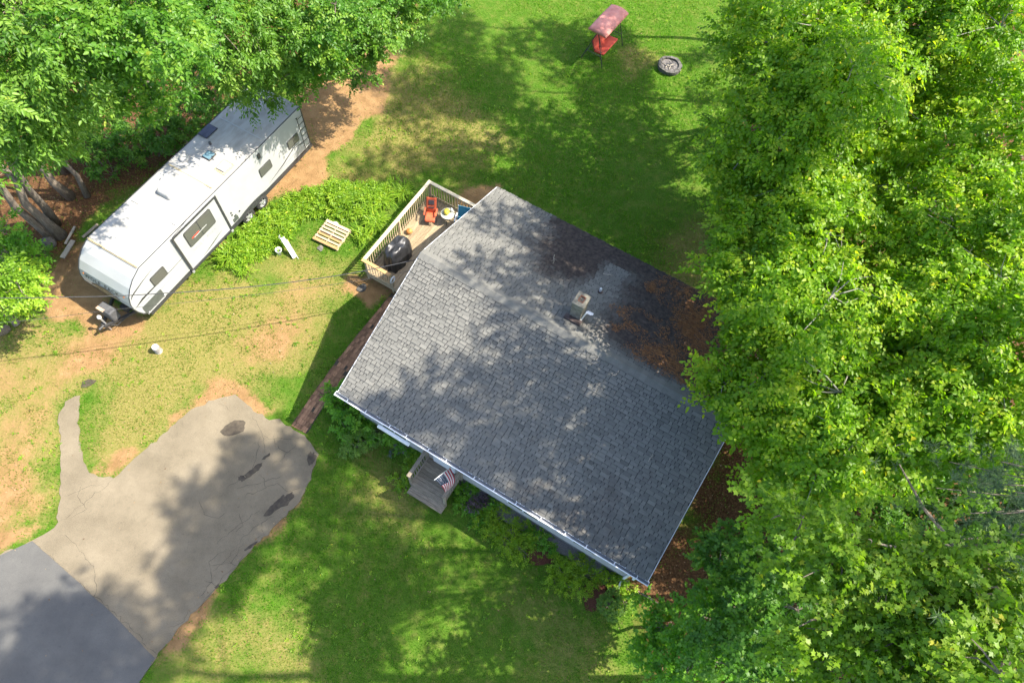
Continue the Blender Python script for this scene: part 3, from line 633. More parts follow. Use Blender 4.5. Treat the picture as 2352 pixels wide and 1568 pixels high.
def orange_chair():
    p = hw(-2.50, 9.12, .402); t = thing('lounge_chair', 'orange red reclining chair with a charcoal cushion in the deck corner', 'chair', p, HA + .45); t.scale = (.80, .72, .80)
    # faces -y; seat at .42
    V = []; n = 9
    def sling(pts, wd, name, mat, bow=.03):
        mb = MB(); V = []; m = 7
        for (y, z) in pts:
            for j in range(m): u = j / (m - 1) * 2 - 1; V.append((u * wd / 2, y, z + bow * u * u))
        mb.add(V, [(i * m + j, i * m + j + 1, (i + 1) * m + j + 1, (i + 1) * m + j) for i in range(len(pts) - 1) for j in range(m - 1)])
        o = mb.build(name, mat, t, smooth=True); s = o.modifiers.new('solid', 'SOLIDIFY'); s.thickness = .02; return o
    sling([(-.62, .30), (-.50, .40), (-.30, .42), (-.05, .38), (.06, .38)], .52, 'seat', M['coral'])
    sling([(.06, .38), (.20, .55), (.34, .80), (.46, 1.02), (.52, 1.08)], .54, 'backrest', M['coral'])
    mb = MB(); mb.box((0, .36, .86), (.30, .26, .07), Matrix.Rotation(1.05, 3, 'X')); bevel(mb.build('cushion', M['grey_cloth'], t), .02)
    MB().box((0, .20, .62), (.30, .05, .10), Matrix.Rotation(1.0, 3, 'X')).build('cushion_strap', M['grey_cloth'], t)
    for s in (-1, 1):
        MB().box((s * .31, -.10, .60), (.07, .52, .025), Matrix.Rotation(.08, 3, 'X')).build('armrest', M['coral'], t)
        MB().tube([(s * .30, -.62, .30), (s * .30, -.50, .40), (s * .30, .06, .37), (s * .30, .52, 1.08)], .014, 6).build('side_frame', M['black_steel'], t)
        MB().tube([(s * .30, -.40, .42), (s * .31, .30, .02)], .014, 6).build('leg', M['black_steel'], t); MB().tube([(s * .30, .25, .62), (s * .31, -.45, .02)], .014, 6).build('leg', M['black_steel'], t)
orange_chair()
def round_table():
    p = hw(-1.80, 9.35, .402); t = thing('patio_table', 'small round pale patio table by the rear deck rail', 'table', p)
    MB().lathe([(.02, .49), (.29, .49), (.30, .50), (.30, .515), (.28, .52), (.02, .52)], 24).build('table_top', M['table_top'], t)
    for k in range(3):
        a = k * 2.1 + .4; MB().tube([(.05 * math.cos(a), .05 * math.sin(a), .49), (.1 * math.cos(a), .1 * math.sin(a), .25), (.26 * math.cos(a), .26 * math.sin(a), .0)], .012, 6).build('leg', M['black_steel'], t)
    p2 = p + np.array([-.05, .03, .52]); o = MB().lathe([(.03, 0), (.10, .005), (.125, .05), (.12, .12), (.09, .17), (.03, .19)], 14).build('yellow_bag', M['yellow'], loc=p2, label='bright yellow bag on the round patio table', cat='bag', smooth=True); o.scale = (1, 1.25, 1)
    p3 = p + np.array([.15, .12, .52]); MB().lathe([(.05, 0), (.055, .01), (.06, .16), (.045, .2), (.02, .22), (.02, .25)], 12).build('white_bottle', M['white_plastic'], loc=p3, label='white bottle on the round patio table', cat='bottle', smooth=True)
round_table()
def teal_chair():
    p = hw(-1.12, 9.45, .402); t = thing('folding_chair', 'teal blue folding chair half under the roof edge on the deck', 'chair', p, HA + .3)
    o = bevel(MB().box((0, -.05, .42), (.50, .48, .03)).build('seat', M['teal'], t), .01)
    bevel(MB().box((0, .24, .72), (.50, .03, .55), Matrix.Rotation(-.22, 3, 'X')).build('backrest', M['teal'], t), .01)
    for s in (-1, 1):
        MB().tube([(s * .26, -.28, .02), (s * .26, .18, .45), (s * .26, .33, .98)], .013, 6).build('side_frame', M['white_metal'], t); MB().tube([(s * .26, .30, .02), (s * .26, -.26, .42)], .013, 6).build('leg', M['white_metal'], t)
        MB().box((s * .28, -.05, .62), (.06, .44, .03)).build('armrest', M['white_plastic'], t)
teal_chair()
p = hw(-2.82, 7.95, .402)
pk = MB()
V = []; n = 24
for i in range(9):
    ph_ = math.pi * i / 8
    for j in range(n): a = 2 * math.pi * j / n; r = .135 * math.sin(ph_) * (1 + .05 * math.cos(a * 8)) + .001; V.append((r * math.cos(a), r * math.sin(a), .12 - .115 * math.cos(ph_)))
pk.add(V, [(i * n + j, i * n + (j + 1) % n, (i + 1) * n + (j + 1) % n, (i + 1) * n + j) for i in range(8) for j in range(n)])
pko = pk.build('pumpkin', M['orange_clay'], loc=p, smooth=True, label='round orange pumpkin on the deck floor beside the covered grill', cat='pumpkin'); MB().tube([(0, 0, .22), (.01, 0, .27)], [.02, .012], 6).build('stem', M['bark'], pko)
# hose reel hung on the end post, cooler by the wall
def hose():
    p = hw(-1.80, 5.36, 1.12); t = thing('garden_hose', 'white coiled garden hose hung on the deck end post', 'hose', p, HA)
    for q in range(3):
        pts = [(.02 + .012 * q, .15 * math.sin(a) * (1 - .08 * q), .17 * math.cos(a) * (1 - .08 * q)) for a in np.linspace(0, 2 * math.pi, 22)]; MB().tube(pts, .016, 6, False).build('coil', M['white_plastic'], t, smooth=True)
hose()
MB().box((0, 0, .14), (.42, .28, .28)).build('cooler', M['teal'], loc=hw(-1.35, 5.62, .402), rot=(0, 0, HA + .2), label='pale teal box on the deck by the step', cat='box')

# ------------------------------------------------------------------ front porch
po = thing('front_porch', 'small weathered wood porch with rails and a step below the gutter', 'porch', (HX, HY, 0), HA)
def build_porch():
    zf = .50; x0, x1, y0, y1 = 3.28, 4.70, -.86, .30
    y = y0 + .06
    while y < y1:
        MB().box(((x0 + x1) / 2, y, zf - .0175), (x1 - x0, .128, .035)).build('deck_board', M['grey_wood'], po); y += .136
    for k in range(2): MB().box(((x0 + x1) / 2 + .05, y0 - .10 - .137 * k, .27), (x1 - x0 + .02, .13, .04)).build('step_board', M['grey_wood'], po)
    MB().box(((x0 + x1) / 2 + .05, y0 - .02, .37), (x1 - x0 - .04, .03, .20)).build('riser', M['grey_wood'], po); MB().box(((x0 + x1) / 2 + .05, y0 - .22, .12), (x1 - x0 - .04, .03, .24)).build('riser', M['grey_wood'], po)
    for xx, s in ((x0, 1), (x1, -1)):
        MB().box((xx, (y0 + y1) / 2 - .02, 1.42), (.13, y1 - y0, .04)).build('rail_cap', M['grey_wood_y'], po)
        MB().box((xx + s * .03, (y0 + y1) / 2, 1.35), (.035, y1 - y0 - .05, .085)).build('top_rail', M['grey_wood_y'], po); MB().box((xx + s * .03, (y0 + y1) / 2, .60), (.035, y1 - y0 - .05, .085)).build('bottom_rail', M['grey_wood_y'], po)
        MB().box((xx, y0 + .05, .70), (.085, .085, 1.38)).build('post', M['grey_wood_y'], po); MB().box((xx, y1 - .03, .70), (.085, .085, 1.38)).build('post', M['grey_wood_y'], po)
        me = MB().box((0, 0, .98), (.034, .034, .80)).mesh('baluster', M['grey_wood_y'])
        for i in range(1, 9): link('baluster', me, po, (xx - s * .006, y0 + .05 + i * (y1 - y0 - .08) / 9, 0))
    for xx in (x0 + .05, x1 - .05): MB().box((xx, (y0 + y1) / 2, .38), (.04, y1 - y0 - .1, .19)).build('rim_joist', M['grey_wood_y'], po)
build_porch()
def flag():
    A = Vector(hw(4.42, .05, 2.15)); base = Vector(hw(4.52, .30, 2.0)); P = lambda u, v, z: Vector(at((1200 + u * .1403) / 1.30612, (1320 + v * .1403) / 1.30612, z))
    tip = P(745, 838, 2.75); A = base.lerp(tip, .33)
    t = thing('flag', 'striped flag with a starred blue corner flying from the porch', 'flag', tuple(base))
    MB().tube([(0, 0, 0), tip - base + (tip - base) * .03], .014, 8).build('flag_pole', M['white_plastic'], t)
    E_ = P(1015, 1075, 1.75); n, m = 26, 28; V = []; top = []
    for i in range(n + 1):
        u = i / n; h = A.lerp(tip, u)
        for j in range(m + 1):
            v = j / m; e = E_ + (tip - A) * (u - .5) * .30
            q = h.lerp(e, v); bul = math.sin(math.pi * v) * (1 - u * .6)
            q = q + Vector(hw(1, 0) - hw(0, 0)) * (.20 * bul) + Vector((0, 0, .10)) * math.sin(math.pi * v) + Vector((0, 0, .035)) * math.sin(u * 9 + v * 3) * v
            V.append(q - base)
    mb = MB()
    for i in range(n):
        for j in range(m):
            c = 2 if (i >= n * 6 // 13 and j < m * .42) else (i // 2) % 2
            mb.add([], [], 0); a = i * (m + 1) + j; mb.f.append((a, a + 1, a + m + 2, a + m + 1)); mb.m.append(c)
    mb.v = [tuple(q) for q in V]; cl = mb.build('cloth', [M['f_red'], M['f_white'], M['f_blue']], t, smooth=True)
    st = MB(); g = lambda i, j: V[i * (m + 1) + j]
    for r in range(5):
        for c in range(5):
            i = 13 + r * 3 - (r > 2); j = 1 + c * 2 + (r % 2); a, b, d = g(i, j), g(min(i + 1, n), j), g(i, j + 1); nn = (b - a).cross(d - a).normalized()
            if nn.z < 0: nn = -nn
            x_ = (d - a).normalized(); y_ = nn.cross(x_); pts = []
            for q in range(10): rr = .017 if q % 2 == 0 else .008; an = q * math.pi / 5; pts.append(a + (b - a) * .5 + nn * .004 + x_ * rr * math.cos(an) + y_ * rr * math.sin(an))
            st.add(pts, [tuple(range(10))])
    st.build('stars', M['f_white'], cl)
flag()

# ------------------------------------------------------------------ travel trailer
rv = thing('travel_trailer', 'long white travel trailer with a slide-out parked under the trees', 'trailer', (RX, RY, 0), RA)
W = 2.44
def ext(prof, y0, y1):
    """(x,z) outline extruded across the trailer"""
    n = len(prof); mb = MB()
    mb.add([(x, y0, z) for x, z in prof] + [(x, y1, z) for x, z in prof], [tuple(range(n)), tuple(range(n, 2 * n))[::-1]] + [(i, n + i, n + (i + 1) % n, (i + 1) % n) for i in range(n)])
    return mb
NOSE = [(-.72, .70), (-.93, .95), (-1.04, 1.25), (-1.09, 1.55), (-1.06, 1.85), (-.94, 2.17), (-.72, 2.47), (-.42, 2.73), (0, 2.94)]
def side_strip(name, pts, wds, mat, y=-.006, parent=rv):
    """tapered decal along (x,z) points on the near side"""
    V = []; n = len(pts)
    for i, (x, z) in enumerate(pts):
        a = pts[min(i + 1, n - 1)]; b = pts[max(i - 1, 0)]; tx, tz = a[0] - b[0], a[1] - b[1]; L = math.hypot(tx, tz); nx, nz = -tz / L * wds[i] / 2, tx / L * wds[i] / 2
        V += [(x + nx, y, z + nz), (x - nx, y, z - nz)]
    MB().add(V, [(2 * i, 2 * i + 1, 2 * i + 3, 2 * i + 2) for i in range(n - 1)]).build(name, mat, parent)
def rrect(x0, x1, z0, z1, r, k=5):
    P = []
    for cx, cz, a0 in ((x1 - r, z1 - r, 0), (x0 + r, z1 - r, 90), (x0 + r, z0 + r, 180), (x1 - r, z0 + r, 270)):
        for i in range(k): a = math.radians(a0 + 90 * i / (k - 1)); P.append((cx + r * math.cos(a), cz + r * math.sin(a)))
    return P
def panel(name, P, y0, y1, mat, parent=rv):
    n = len(P); return MB().add([(x, y0, z) for x, z in P] + [(x, y1, z) for x, z in P], [tuple(range(n))[::-1], tuple(range(n, 2 * n))] + [(i, (i + 1) % n, n + (i + 1) % n, n + i) for i in range(n)]).build(name, mat, parent)
def text(body, size, mat, parent, mtx, name='lettering', spacing=1.1, shear=0, sx=1):
    cu = bpy.data.curves.new(name, 'FONT'); cu.body = body; cu.size = size; cu.align_x = 'CENTER'; cu.align_y = 'CENTER'; cu.space_character = spacing; cu.shear = shear; cu.extrude = .001; cu.resolution_u = 3
    tmp = bpy.data.objects.new('tmp', cu); COL.objects.link(tmp); bpy.context.view_layer.update()
    me = bpy.data.meshes.new_from_object(tmp.evaluated_get(bpy.context.evaluated_depsgraph_get())); bpy.data.objects.remove(tmp); bpy.data.curves.remove(cu)
    me.name = name; me.materials.clear(); me.materials.append(mat); me.transform(mtx @ Matrix.Diagonal((sx, 1, 1, 1))); return link(name, me, parent)
def build_rv():
    body = ext(NOSE + [(9.24, 2.94), (9.24, .72), (.5, .70)], 0, W).build('body', M['rv_white'], rv)
    bevel(body, .05, 3)
    # roof membrane, slightly crowned
    V = []; m = 9
    for x in (-.02, 9.23):
        for j in range(m): y = .03 + (W - .06) * j / (m - 1); V.append((x, y, 2.948 + .05 * (1 - ((y - W / 2) / (W / 2)) ** 2)))
    rf = MB().add(V, [(j, m + j, m + j + 1, j + 1) for j in range(m - 1)] + [tuple(range(m)), tuple(range(m, 2 * m))[::-1]]).build('roof', M['rv_roof'], rv)
    for x in (2.1, 4.1, 7.0): MB().box((x, W / 2, 2.999), (.05, W - .3, .006)).build('lap_seam', M['seal'] if x == 4.1 else M['rv_white'], rf)
    # black corner mouldings following the outline on both sides
    for y in (.004, W - .004):
        MB().tube([(x, y, z) for x, z in NOSE] + [(3, y, 2.947), (6, y, 2.947), (9.24, y, 2.947)], .018, 6).build('moulding', M['rv_trim'], rv)
        MB().tube([(9.245, y, 2.94), (9.245, y, .75)], .02, 6).build('moulding', M['rv_trim'] if y < 1 else M['rv_white'], rv)
    MB().box((0, W / 2, 2.985), (.045, W - .08, .02)).build('sealant', M['seal'], rf); MB().box((-.045, W / 2, 2.955), (.015, W - .1, .015)).build('sealant', M['seal'], rf)
    # skirt and frame
    MB().box((4.25, .02, .60), (9.9, .035, .20)).build('skirt', M['rv_trim'], rv); MB().box((4.25, W - .02, .60), (9.9, .035, .20)).build('skirt', M['rv_trim'], rv)
    MB().box((4.3, W / 2, .52), (9.6, W - .5, .16)).build('chassis', M['black_steel'], rv)
    MB().box((9.30, W / 2, .55), (.12, W - .1, .16)).build('bumper', M['black_steel'], rv)
    for x in (7.7, 8.6): MB().box((x, .10, .42), (.5, .04, .05)).build('step_rail', M['white_metal'], rv)
    # slide-out with flange
    so = panel('slide_out', rrect(1.56, 3.92, .70, 2.84, .02), -.045, .02, M['rv_white'])
    for c, d in (((1.58, -.06, 1.77), (.085, .04, 2.16)), ((3.90, -.06, 1.77), (.085, .04, 2.16)), ((2.74, -.06, 2.82), (2.24, .04, .075)), ((2.74, -.06, .68), (2.24, .04, .12))): MB().box(c, d).build('flange', M['rv_trim'], so)
    MB().tube([(1.6, -.03, 2.84), (2.5, -.01, 2.95)], .012, 5).build('awning_arm', M['rv_trim'], so)
    MB().box((1.58, -.06, .60), (.10, .07, .10)).build('slide_foot', M['alloy'], so); MB().box((3.90, -.06, .60), (.10, .07, .10)).build('slide_foot', M['alloy'], so)
    def window(x0, x1, z0, z1, y, parent, r=.07, bars=()):
        wo = panel('window', rrect(x0, x1, z0, z1, r), y - .02, y, M['rv_trim'], parent); f = .035
        xs = [x0 + f] + sorted(bars) + [x1 - f]
        for a, b in zip(xs[:-1], xs[1:]):
            a2 = a + (.02 if a in bars else 0); b2 = b - (.02 if b in bars else 0); panel('pane', rrect(a2, b2, z0 + f, z1 - f, .045), y - .026, y - .015, M['glass'], wo)
        return wo
    ws = window(2.02, 3.47, 1.72, 2.60, -.045, so, .09, (2.74,))
    MB().beam((2.35, -.078, 2.02), (3.05, -.078, 2.05), .008, .03).build('window_rail', M['rv_white'], ws); MB().beam((2.25, -.076, 2.08), (2.65, -.076, 2.10), .008, .06).build('red_reflection_strip', M['red_fabric'], ws)
    window(.03, .74, 1.58, 2.11, .0, rv); window(6.2, 6.93, 1.53, 2.01, 0, rv); window(8.0, 8.71, 1.48, 1.95, 0, rv, .07, (8.36,))
    panel('vent_cover', rrect(6.40, 6.56, 2.46, 2.73, .03), -.03, 0, M['rv_trim'])
    panel('cargo_door', rrect(-.83, .14, .80, 1.27, .06), -.018, 0, M['rv_grey']); MB().tube([(-.80, -.03, .765), (.12, -.03, .765)], .014, 6).build('door_strut', M['alloy'], rv)
    MB().box((.13, -.03, .84), (.05, .03, .06)).build('latch', M['white_plastic'], rv); MB().box((-.72, -.03, .80), (.04, .03, .04)).build('latch', M['white_plastic'], rv)
    panel('utility_panel', rrect(4.18, 4.46, .80, 1.0, .02), -.02, 0, M['rv_grey']); panel('utility_panel', rrect(4.30, 4.42, 1.02, 1.12, .01), -.02, 0, M['rv_grey'])
    for x, z in ((4.24, 1.38), (4.24, 1.24), (4.62, 1.08)): MB().tube([(x, -.02, z), (x, 0, z)], .04, 10).build('port', M['rv_trim'], rv)
    # striping
    side_strip('stripe', [(-.93, 2.02), (-.80, 2.14), (-.2, 2.30), (.43, 2.42)], [.02, .07, .035, .004], M['decal'])
    side_strip('stripe', [(-1.03, 1.50), (-.6, 1.60), (.0, 1.60), (.49, 1.56), (1.50, 1.60)], [.01, .10, .06, .035, .02], M['decal']); side_strip('stripe', [(-.7, 1.48), (.14, 1.22), (.8, 1.28), (1.50, 1.36)], [.01, .05, .03, .02], M['decal_grey'])
    side_strip('stripe', [(-.95, 1.42), (-.4, 1.40), (.3, 1.47)], [.01, .05, .01], M['decal_grey'])
    side_strip('stripe', [(1.0, 2.35), (1.5, 2.55)], [.004, .02], M['decal_grey']); side_strip('stripe', [(5.75, 2.20), (6.74, 2.42), (7.6, 2.47)], [.004, .03, .006], M['decal_grey'])
    side_strip('stripe', [(6.45, .90), (7.5, 1.12), (8.35, 1.41), (8.72, 1.40)], [.01, .06, .04, .01], M['decal']); side_strip('stripe', [(6.9, .92), (7.7, 1.02), (8.5, 1.10), (9.1, 1.40)], [.01, .05, .035, .01], M['decal_grey'])
    side_strip('stripe', [(8.3, 1.32), (8.75, 1.22), (9.1, 1.18)], [.01, .06, .01], M['decal'])
    side_strip('stripe', [(2.29, .80), (2.9, .94), (3.5, 1.10)], [.01, .05, .01], M['decal'], -.05, so)
    for wd_, xo in (('WOLF', 2.36), ('PACK', 3.10)): text(wd_, .20, M['decal_grey'], so, Matrix.Translation((xo, -.0475, 1.46)) @ Matrix.Rotation(math.pi / 2, 4, 'X') @ Matrix.Rotation(-.04, 4, 'Z'), 'lettering', 1.2, 0, .95)
    # nose lettering and emblem, set on the curved cap
    def nose_m(x, z, tx, tz, y):
        u = Vector((tx, 0, tz)).normalized(); r_ = Vector((0, -1, 0)); nrm = r_.cross(u); o_ = Vector((x, y, z)) + nrm * .012
        return Matrix(((r_.x, u.x, nrm.x, o_.x), (r_.y, u.y, nrm.y, o_.y), (r_.z, u.z, nrm.z, o_.z), (0, 0, 0, 1)))
    for wd_, yo in (('WOLF', 1.78), ('PACK', .86)): text(wd_, .25, M['decal'], rv, nose_m(-1.01, 2.0, .12, .32, yo), 'lettering', 1.18, 0, 1.0)
    mb = MB(); mt = nose_m(-1.073, 1.70, .03, .30, 1.25); n = 28
    P = [mt @ Vector((.62 * math.cos(a), .17 * math.sin(a) - .02, 0)) for a in np.linspace(0, 2 * math.pi, n, endpoint=False)]
    em = MB().add(P, [tuple(range(n))]).build('emblem', M['decal_bronze'], rv)
    arc = lambda a0, a1, r0, r1, k=18: ([mt @ Vector((r0[0] * math.cos(a), r0[1] * math.sin(a) - .02, .004)) for a in np.linspace(a0, a1, k)], [mt @ Vector((r1[0] * math.cos(a), r1[1] * math.sin(a) - .02, .004)) for a in np.linspace(a0, a1, k)])
    for a0, a1, r0, r1 in ((.5, 3.25, (.62, .17), (.70, .25)), (-.3, .6, (.60, .16), (.66, .19))):
        p_, q_ = arc(a0, a1, r0, r1); k = len(p_); MB().add(p_ + q_, [(i, i + 1, k + i + 1, k + i) for i in range(k - 1)]).build('emblem_arc', M['decal'], em)
    for ox, oz, w_, h_ in ((-.22, .02, .13, .05), (.12, -.02, .20, .045), (.36, .0, .10, .03), (-.42, -.02, .07, .03)):
        pts = [mt @ Vector((ox + w_ * math.cos(a) * (1 + .2 * math.sin(3 * a)), oz - .02 + h_ * math.sin(a), .003)) for a in np.linspace(0, 2 * math.pi, 12, endpoint=False)]; MB().add(pts, [tuple(range(12))]).build('emblem_shade', M['rv_trim'], em)
    for yy, z0 in ((.25, 2.05), (2.2, 2.05)): MB().lathe([(.03, 0), (.028, .015), (.01, .02)], 10, (0, 0, 0)).build('marker_light', M['amber'], rv, loc=(-.995, yy, 2.08), rot=(0, -1.2, 0))
    # lower nose contour bands
    for z0, z1, mt_ in ((.98, 1.10, 'decal_bronze'), (1.28, 1.33, 'decal')):
        V = []; k = 8
        for j in range(k): y = .03 + (W - .06) * j / (k - 1); e = .12 * math.sin(math.pi * j / (k - 1)); V += [(-.98 - .10 * (z0 - e * .5 - .98) / .3 - .02, y, z0 - e), (-.98 - .10 * (z1 - e * .5 - .98) / .3 - .02, y, z1 - e)]
        MB().add(V, [(2 * j, 2 * j + 1, 2 * j + 3, 2 * j + 2) for j in range(k - 1)]).build('nose_stripe', M[mt_], rv)
    # rear ladder against the side corner
    ld = MB()
    ld_ = MB().tube([(8.84, -.07, 2.68), (8.84, -.07, .78)], .016, 6).build('ladder', M['rv_trim'], rv)
    MB().tube([(9.17, -.07, 2.74), (9.17, -.07, .80)], .016, 6).build('rail', M['rv_trim'], ld_)
    for z in np.linspace(.95, 2.55, 6): MB().tube([(8.84, -.07, z), (9.17, -.07, z)], .013, 6).build('rung', M['rv_trim'], ld_)
    for z in (1.0, 2.6): MB().tube([(8.84, -.07, z), (8.84, 0, z)], .012, 6).build('bracket', M['rv_trim'], ld_)
    MB().beam((9.265, .3, 1.0), (9.265, .3, 2.9), .03, .03).build('rear_trim', M['rv_trim'], rv)
    # roof fittings
    ac = MB(); P = rrect(2.80, 3.68, 1.02, 1.72, .12, 4); n = len(P); cx, cy = 3.24, 1.37
    lv = [(1, 2.96), (1, 3.08), (.93, 3.17), (.80, 3.22)]
    ac.add([(cx + (x - cx) * s, cy + (y - cy) * s, z) for s, z in lv for x, y in P], [(i * n + j, i * n + (j + 1) % n, (i + 1) * n + (j + 1) % n, (i + 1) * n + j) for i in range(3) for j in range(n)] + [tuple(range(3 * n, 4 * n))])
    aco = bevel(ac.build('air_conditioner', M['rv_roof'], rv), .02)
    for q in range(3): MB().box((3.60, 1.2 + q * .16, 3.15), (.10, .05, .02), Matrix.Rotation(.7, 3, 'Y')).build('louvre', M['gutter_in'], aco)
    MB().lathe([(.20, 0), (.20, .05), (.17, .10), (.08, .135), (.01, .14)], 20).build('antenna_dome', M['rv_roof'], rv, smooth=True, loc=(4.64, 2.0, 2.97))
    sk = bevel(MB().box((5.24, 1.28, 3.02), (.40, .40, .06)).build('skylight', M['rv_trim'], rv), .02); MB().box((5.24, 1.28, 3.056), (.33, .33, .03)).build('lens', M['sky_glass'], sk)
    hb = MB().box((5.13, .44, 2.99), (.62, .56, .02)).build('hatch_base', M['seal'], rv); bevel(MB().box((5.13, .44, 3.03), (.46, .40, .08)).build('hatch_lid', M['rv_roof'], hb), .03)
    sp = MB().box((6.18, 2.15, 3.01), (.62, .42, .03)).build('solar_panel', M['solar'], rv); MB().box((6.18, 2.15, 3.005), (.66, .46, .02)).build('panel_frame', M['rv_trim'], sp)
    MB().tube([(5.72, 1.62, 2.98), (5.72, 1.62, 3.12)], .05, 10).build('vent_pipe', M['rv_trim'], rv)
    # wheels
    for x in (4.93, 5.80):
        for yy, s in ((.10, 1), (W - .10, -1)):
            wh = MB()
            wh.add(*(lambda pr, n: ([(r * math.cos(2 * math.pi * j / n), yv, r * math.sin(2 * math.pi * j / n)) for r, yv in pr for j in range(n)], [(i * n + j, i * n + (j + 1) % n, (i + 1) * n + (j + 1) % n, (i + 1) * n + j) for i in range(len(pr) - 1) for j in range(n)]))([(.20, -.10), (.30, -.11), (.335, -.08), (.34, 0), (.335, .08), (.30, .11), (.20, .10)], 28))
            to = wh.build('wheel', M['rubber'], rv, loc=(x, yy, .325), smooth=True)
            rm = MB(); yo = -.085 * s
            rm.add(*(lambda pr, n: ([(r * math.cos(2 * math.pi * j / n), yv, r * math.sin(2 * math.pi * j / n)) for r, yv in pr for j in range(n)], [(i * n + j, i * n + (j + 1) % n, (i + 1) * n + (j + 1) % n, (i + 1) * n + j) for i in range(len(pr) - 1) for j in range(n)]))([(.215, yo), (.205, yo + .03 * s), (.19, yo + .06 * s)], 24))
            for k in range(5): a = k * 2 * math.pi / 5; rm.beam((.04 * math.cos(a), yo + .02 * s, .04 * math.sin(a)), (.205 * math.cos(a), yo + .01 * s, .205 * math.sin(a)), .055, .03, up=(0, 1, 0))
            rm.tube([(0, yo, 0), (0, yo + .05 * s, 0)], .055, 12); rm.build('rim', M['alloy'], to)
            MB().tube([(0, yo + .06 * s, 0), (0, yo + .075 * s, 0)], .195, 20).build('brake_disc', M['black_steel'], to)
    for s_, y_ in ((1, -.012), (-1, W + .012)):
        V = []; k = 14
        for i in range(k):
            t = i / (k - 1); x = 4.42 + 1.9 * t; zt = .70 + .16 * math.sin(math.pi * min(1, max(0, t))) ** .6; V += [(x, y_, zt), (x, y_, zt - .10 - .05 * abs(t - .5))]
        MB().add(V, [(2 * i, 2 * i + 1, 2 * i + 3, 2 * i + 2) for i in range(k - 1)]).build('fender', M['rv_trim'], rv)
    # tongue, jack and covered gas bottles
    for y in (.45, W - .45): MB().beam((-.5, y, .50), (-2.02, W / 2 + (.05 if y > 1 else -.05), .50), .08, .12).build('tongue', M['black_steel'], rv)
    MB().tube([(-2.0, W / 2, .52), (-2.22, W / 2, .53)], [.06, .05], 10).build('coupler', M['black_steel'], rv)
    MB().tube([(-1.90, W / 2, .05), (-1.90, W / 2, .98)], .035, 8).build('jack', M['alloy'], rv); MB().lathe([(.07, 0), (.08, .06), (.05, .12), (.01, .13)], 12, (0, 0, 0)).build('jack_head', M['white_plastic'], rv, loc=(-1.90, W / 2, .98))
    bevel(MB().box((-1.50, W / 2 + .02, .83), (.36, .66, .58), Matrix.Rotation(.06, 3, 'Y')).build('gas_bottle_cover', M['cover'], rv), .07, 3)
    MB().box((-1.64, W / 2 + .14, 1.128), (.12, .34, .012), Matrix.Rotation(.06, 3, 'Y')).build('cover_flap', M['tan'], rv)
    MB().box((-1.0, W / 2 - .25, .66), (.28, .30, .24)).build('battery_box', M['black_steel'], rv)
    MB().tube([(-1.9, W / 2 - .1, .55), (-1.7, W / 2 - .3, .35), (-1.5, W / 2 - .35, .40), (-1.2, W / 2 - .5, .55)], .015, 6).build('cable', M['wire'], rv)
    for x in (-.3, 8.4):
        for y in (.35, W - .35): MB().tube([(x, y, .5), (x + .1, y, .02)], .03, 6).build('stabiliser', M['black_steel'], rv)
build_rv()

# ------------------------------------------------------------------ yard things
def wire(name, pts, r, mat, label):
    P = [Vector(p) for p in pts]; Q = []
    for i in range(len(P) - 1):
        p0 = P[max(i - 1, 0)]; p1 = P[i]; p2 = P[i + 1]; p3 = P[min(i + 2, len(P) - 1)]
        for k in range(8):
            t = k / 8; Q.append(.5 * ((2 * p1) + (p2 - p0) * t + (2 * p0 - 5 * p1 + 4 * p2 - p3) * t * t + (3 * p1 - p0 - 3 * p2 + p3) * t ** 3))
    Q.append(P[-1]); MB().tube(Q, r, 6).build(name, mat, label=label, cat='cable')
wire('service_cable', [at(-420, 680, 6.4), at(0, 684, 5.55), at(150, 682, 5.12), at(300, 678, 4.75), at(560, 660, 4.2), at(780, 632, 3.98), at(958, 596, 4.15)], .016, M['wire'], 'thick twisted power cable crossing the yard to the house gable')
wire('phone_cable', [at(-420, 762, 4.8), at(0, 741, 4.1), at(280, 709, 3.4), at(560, 680, 3.0), at(800, 648, 2.8), at(945, 622, 2.95)], .007, M['wire'], 'thin phone cable running below the power cable')

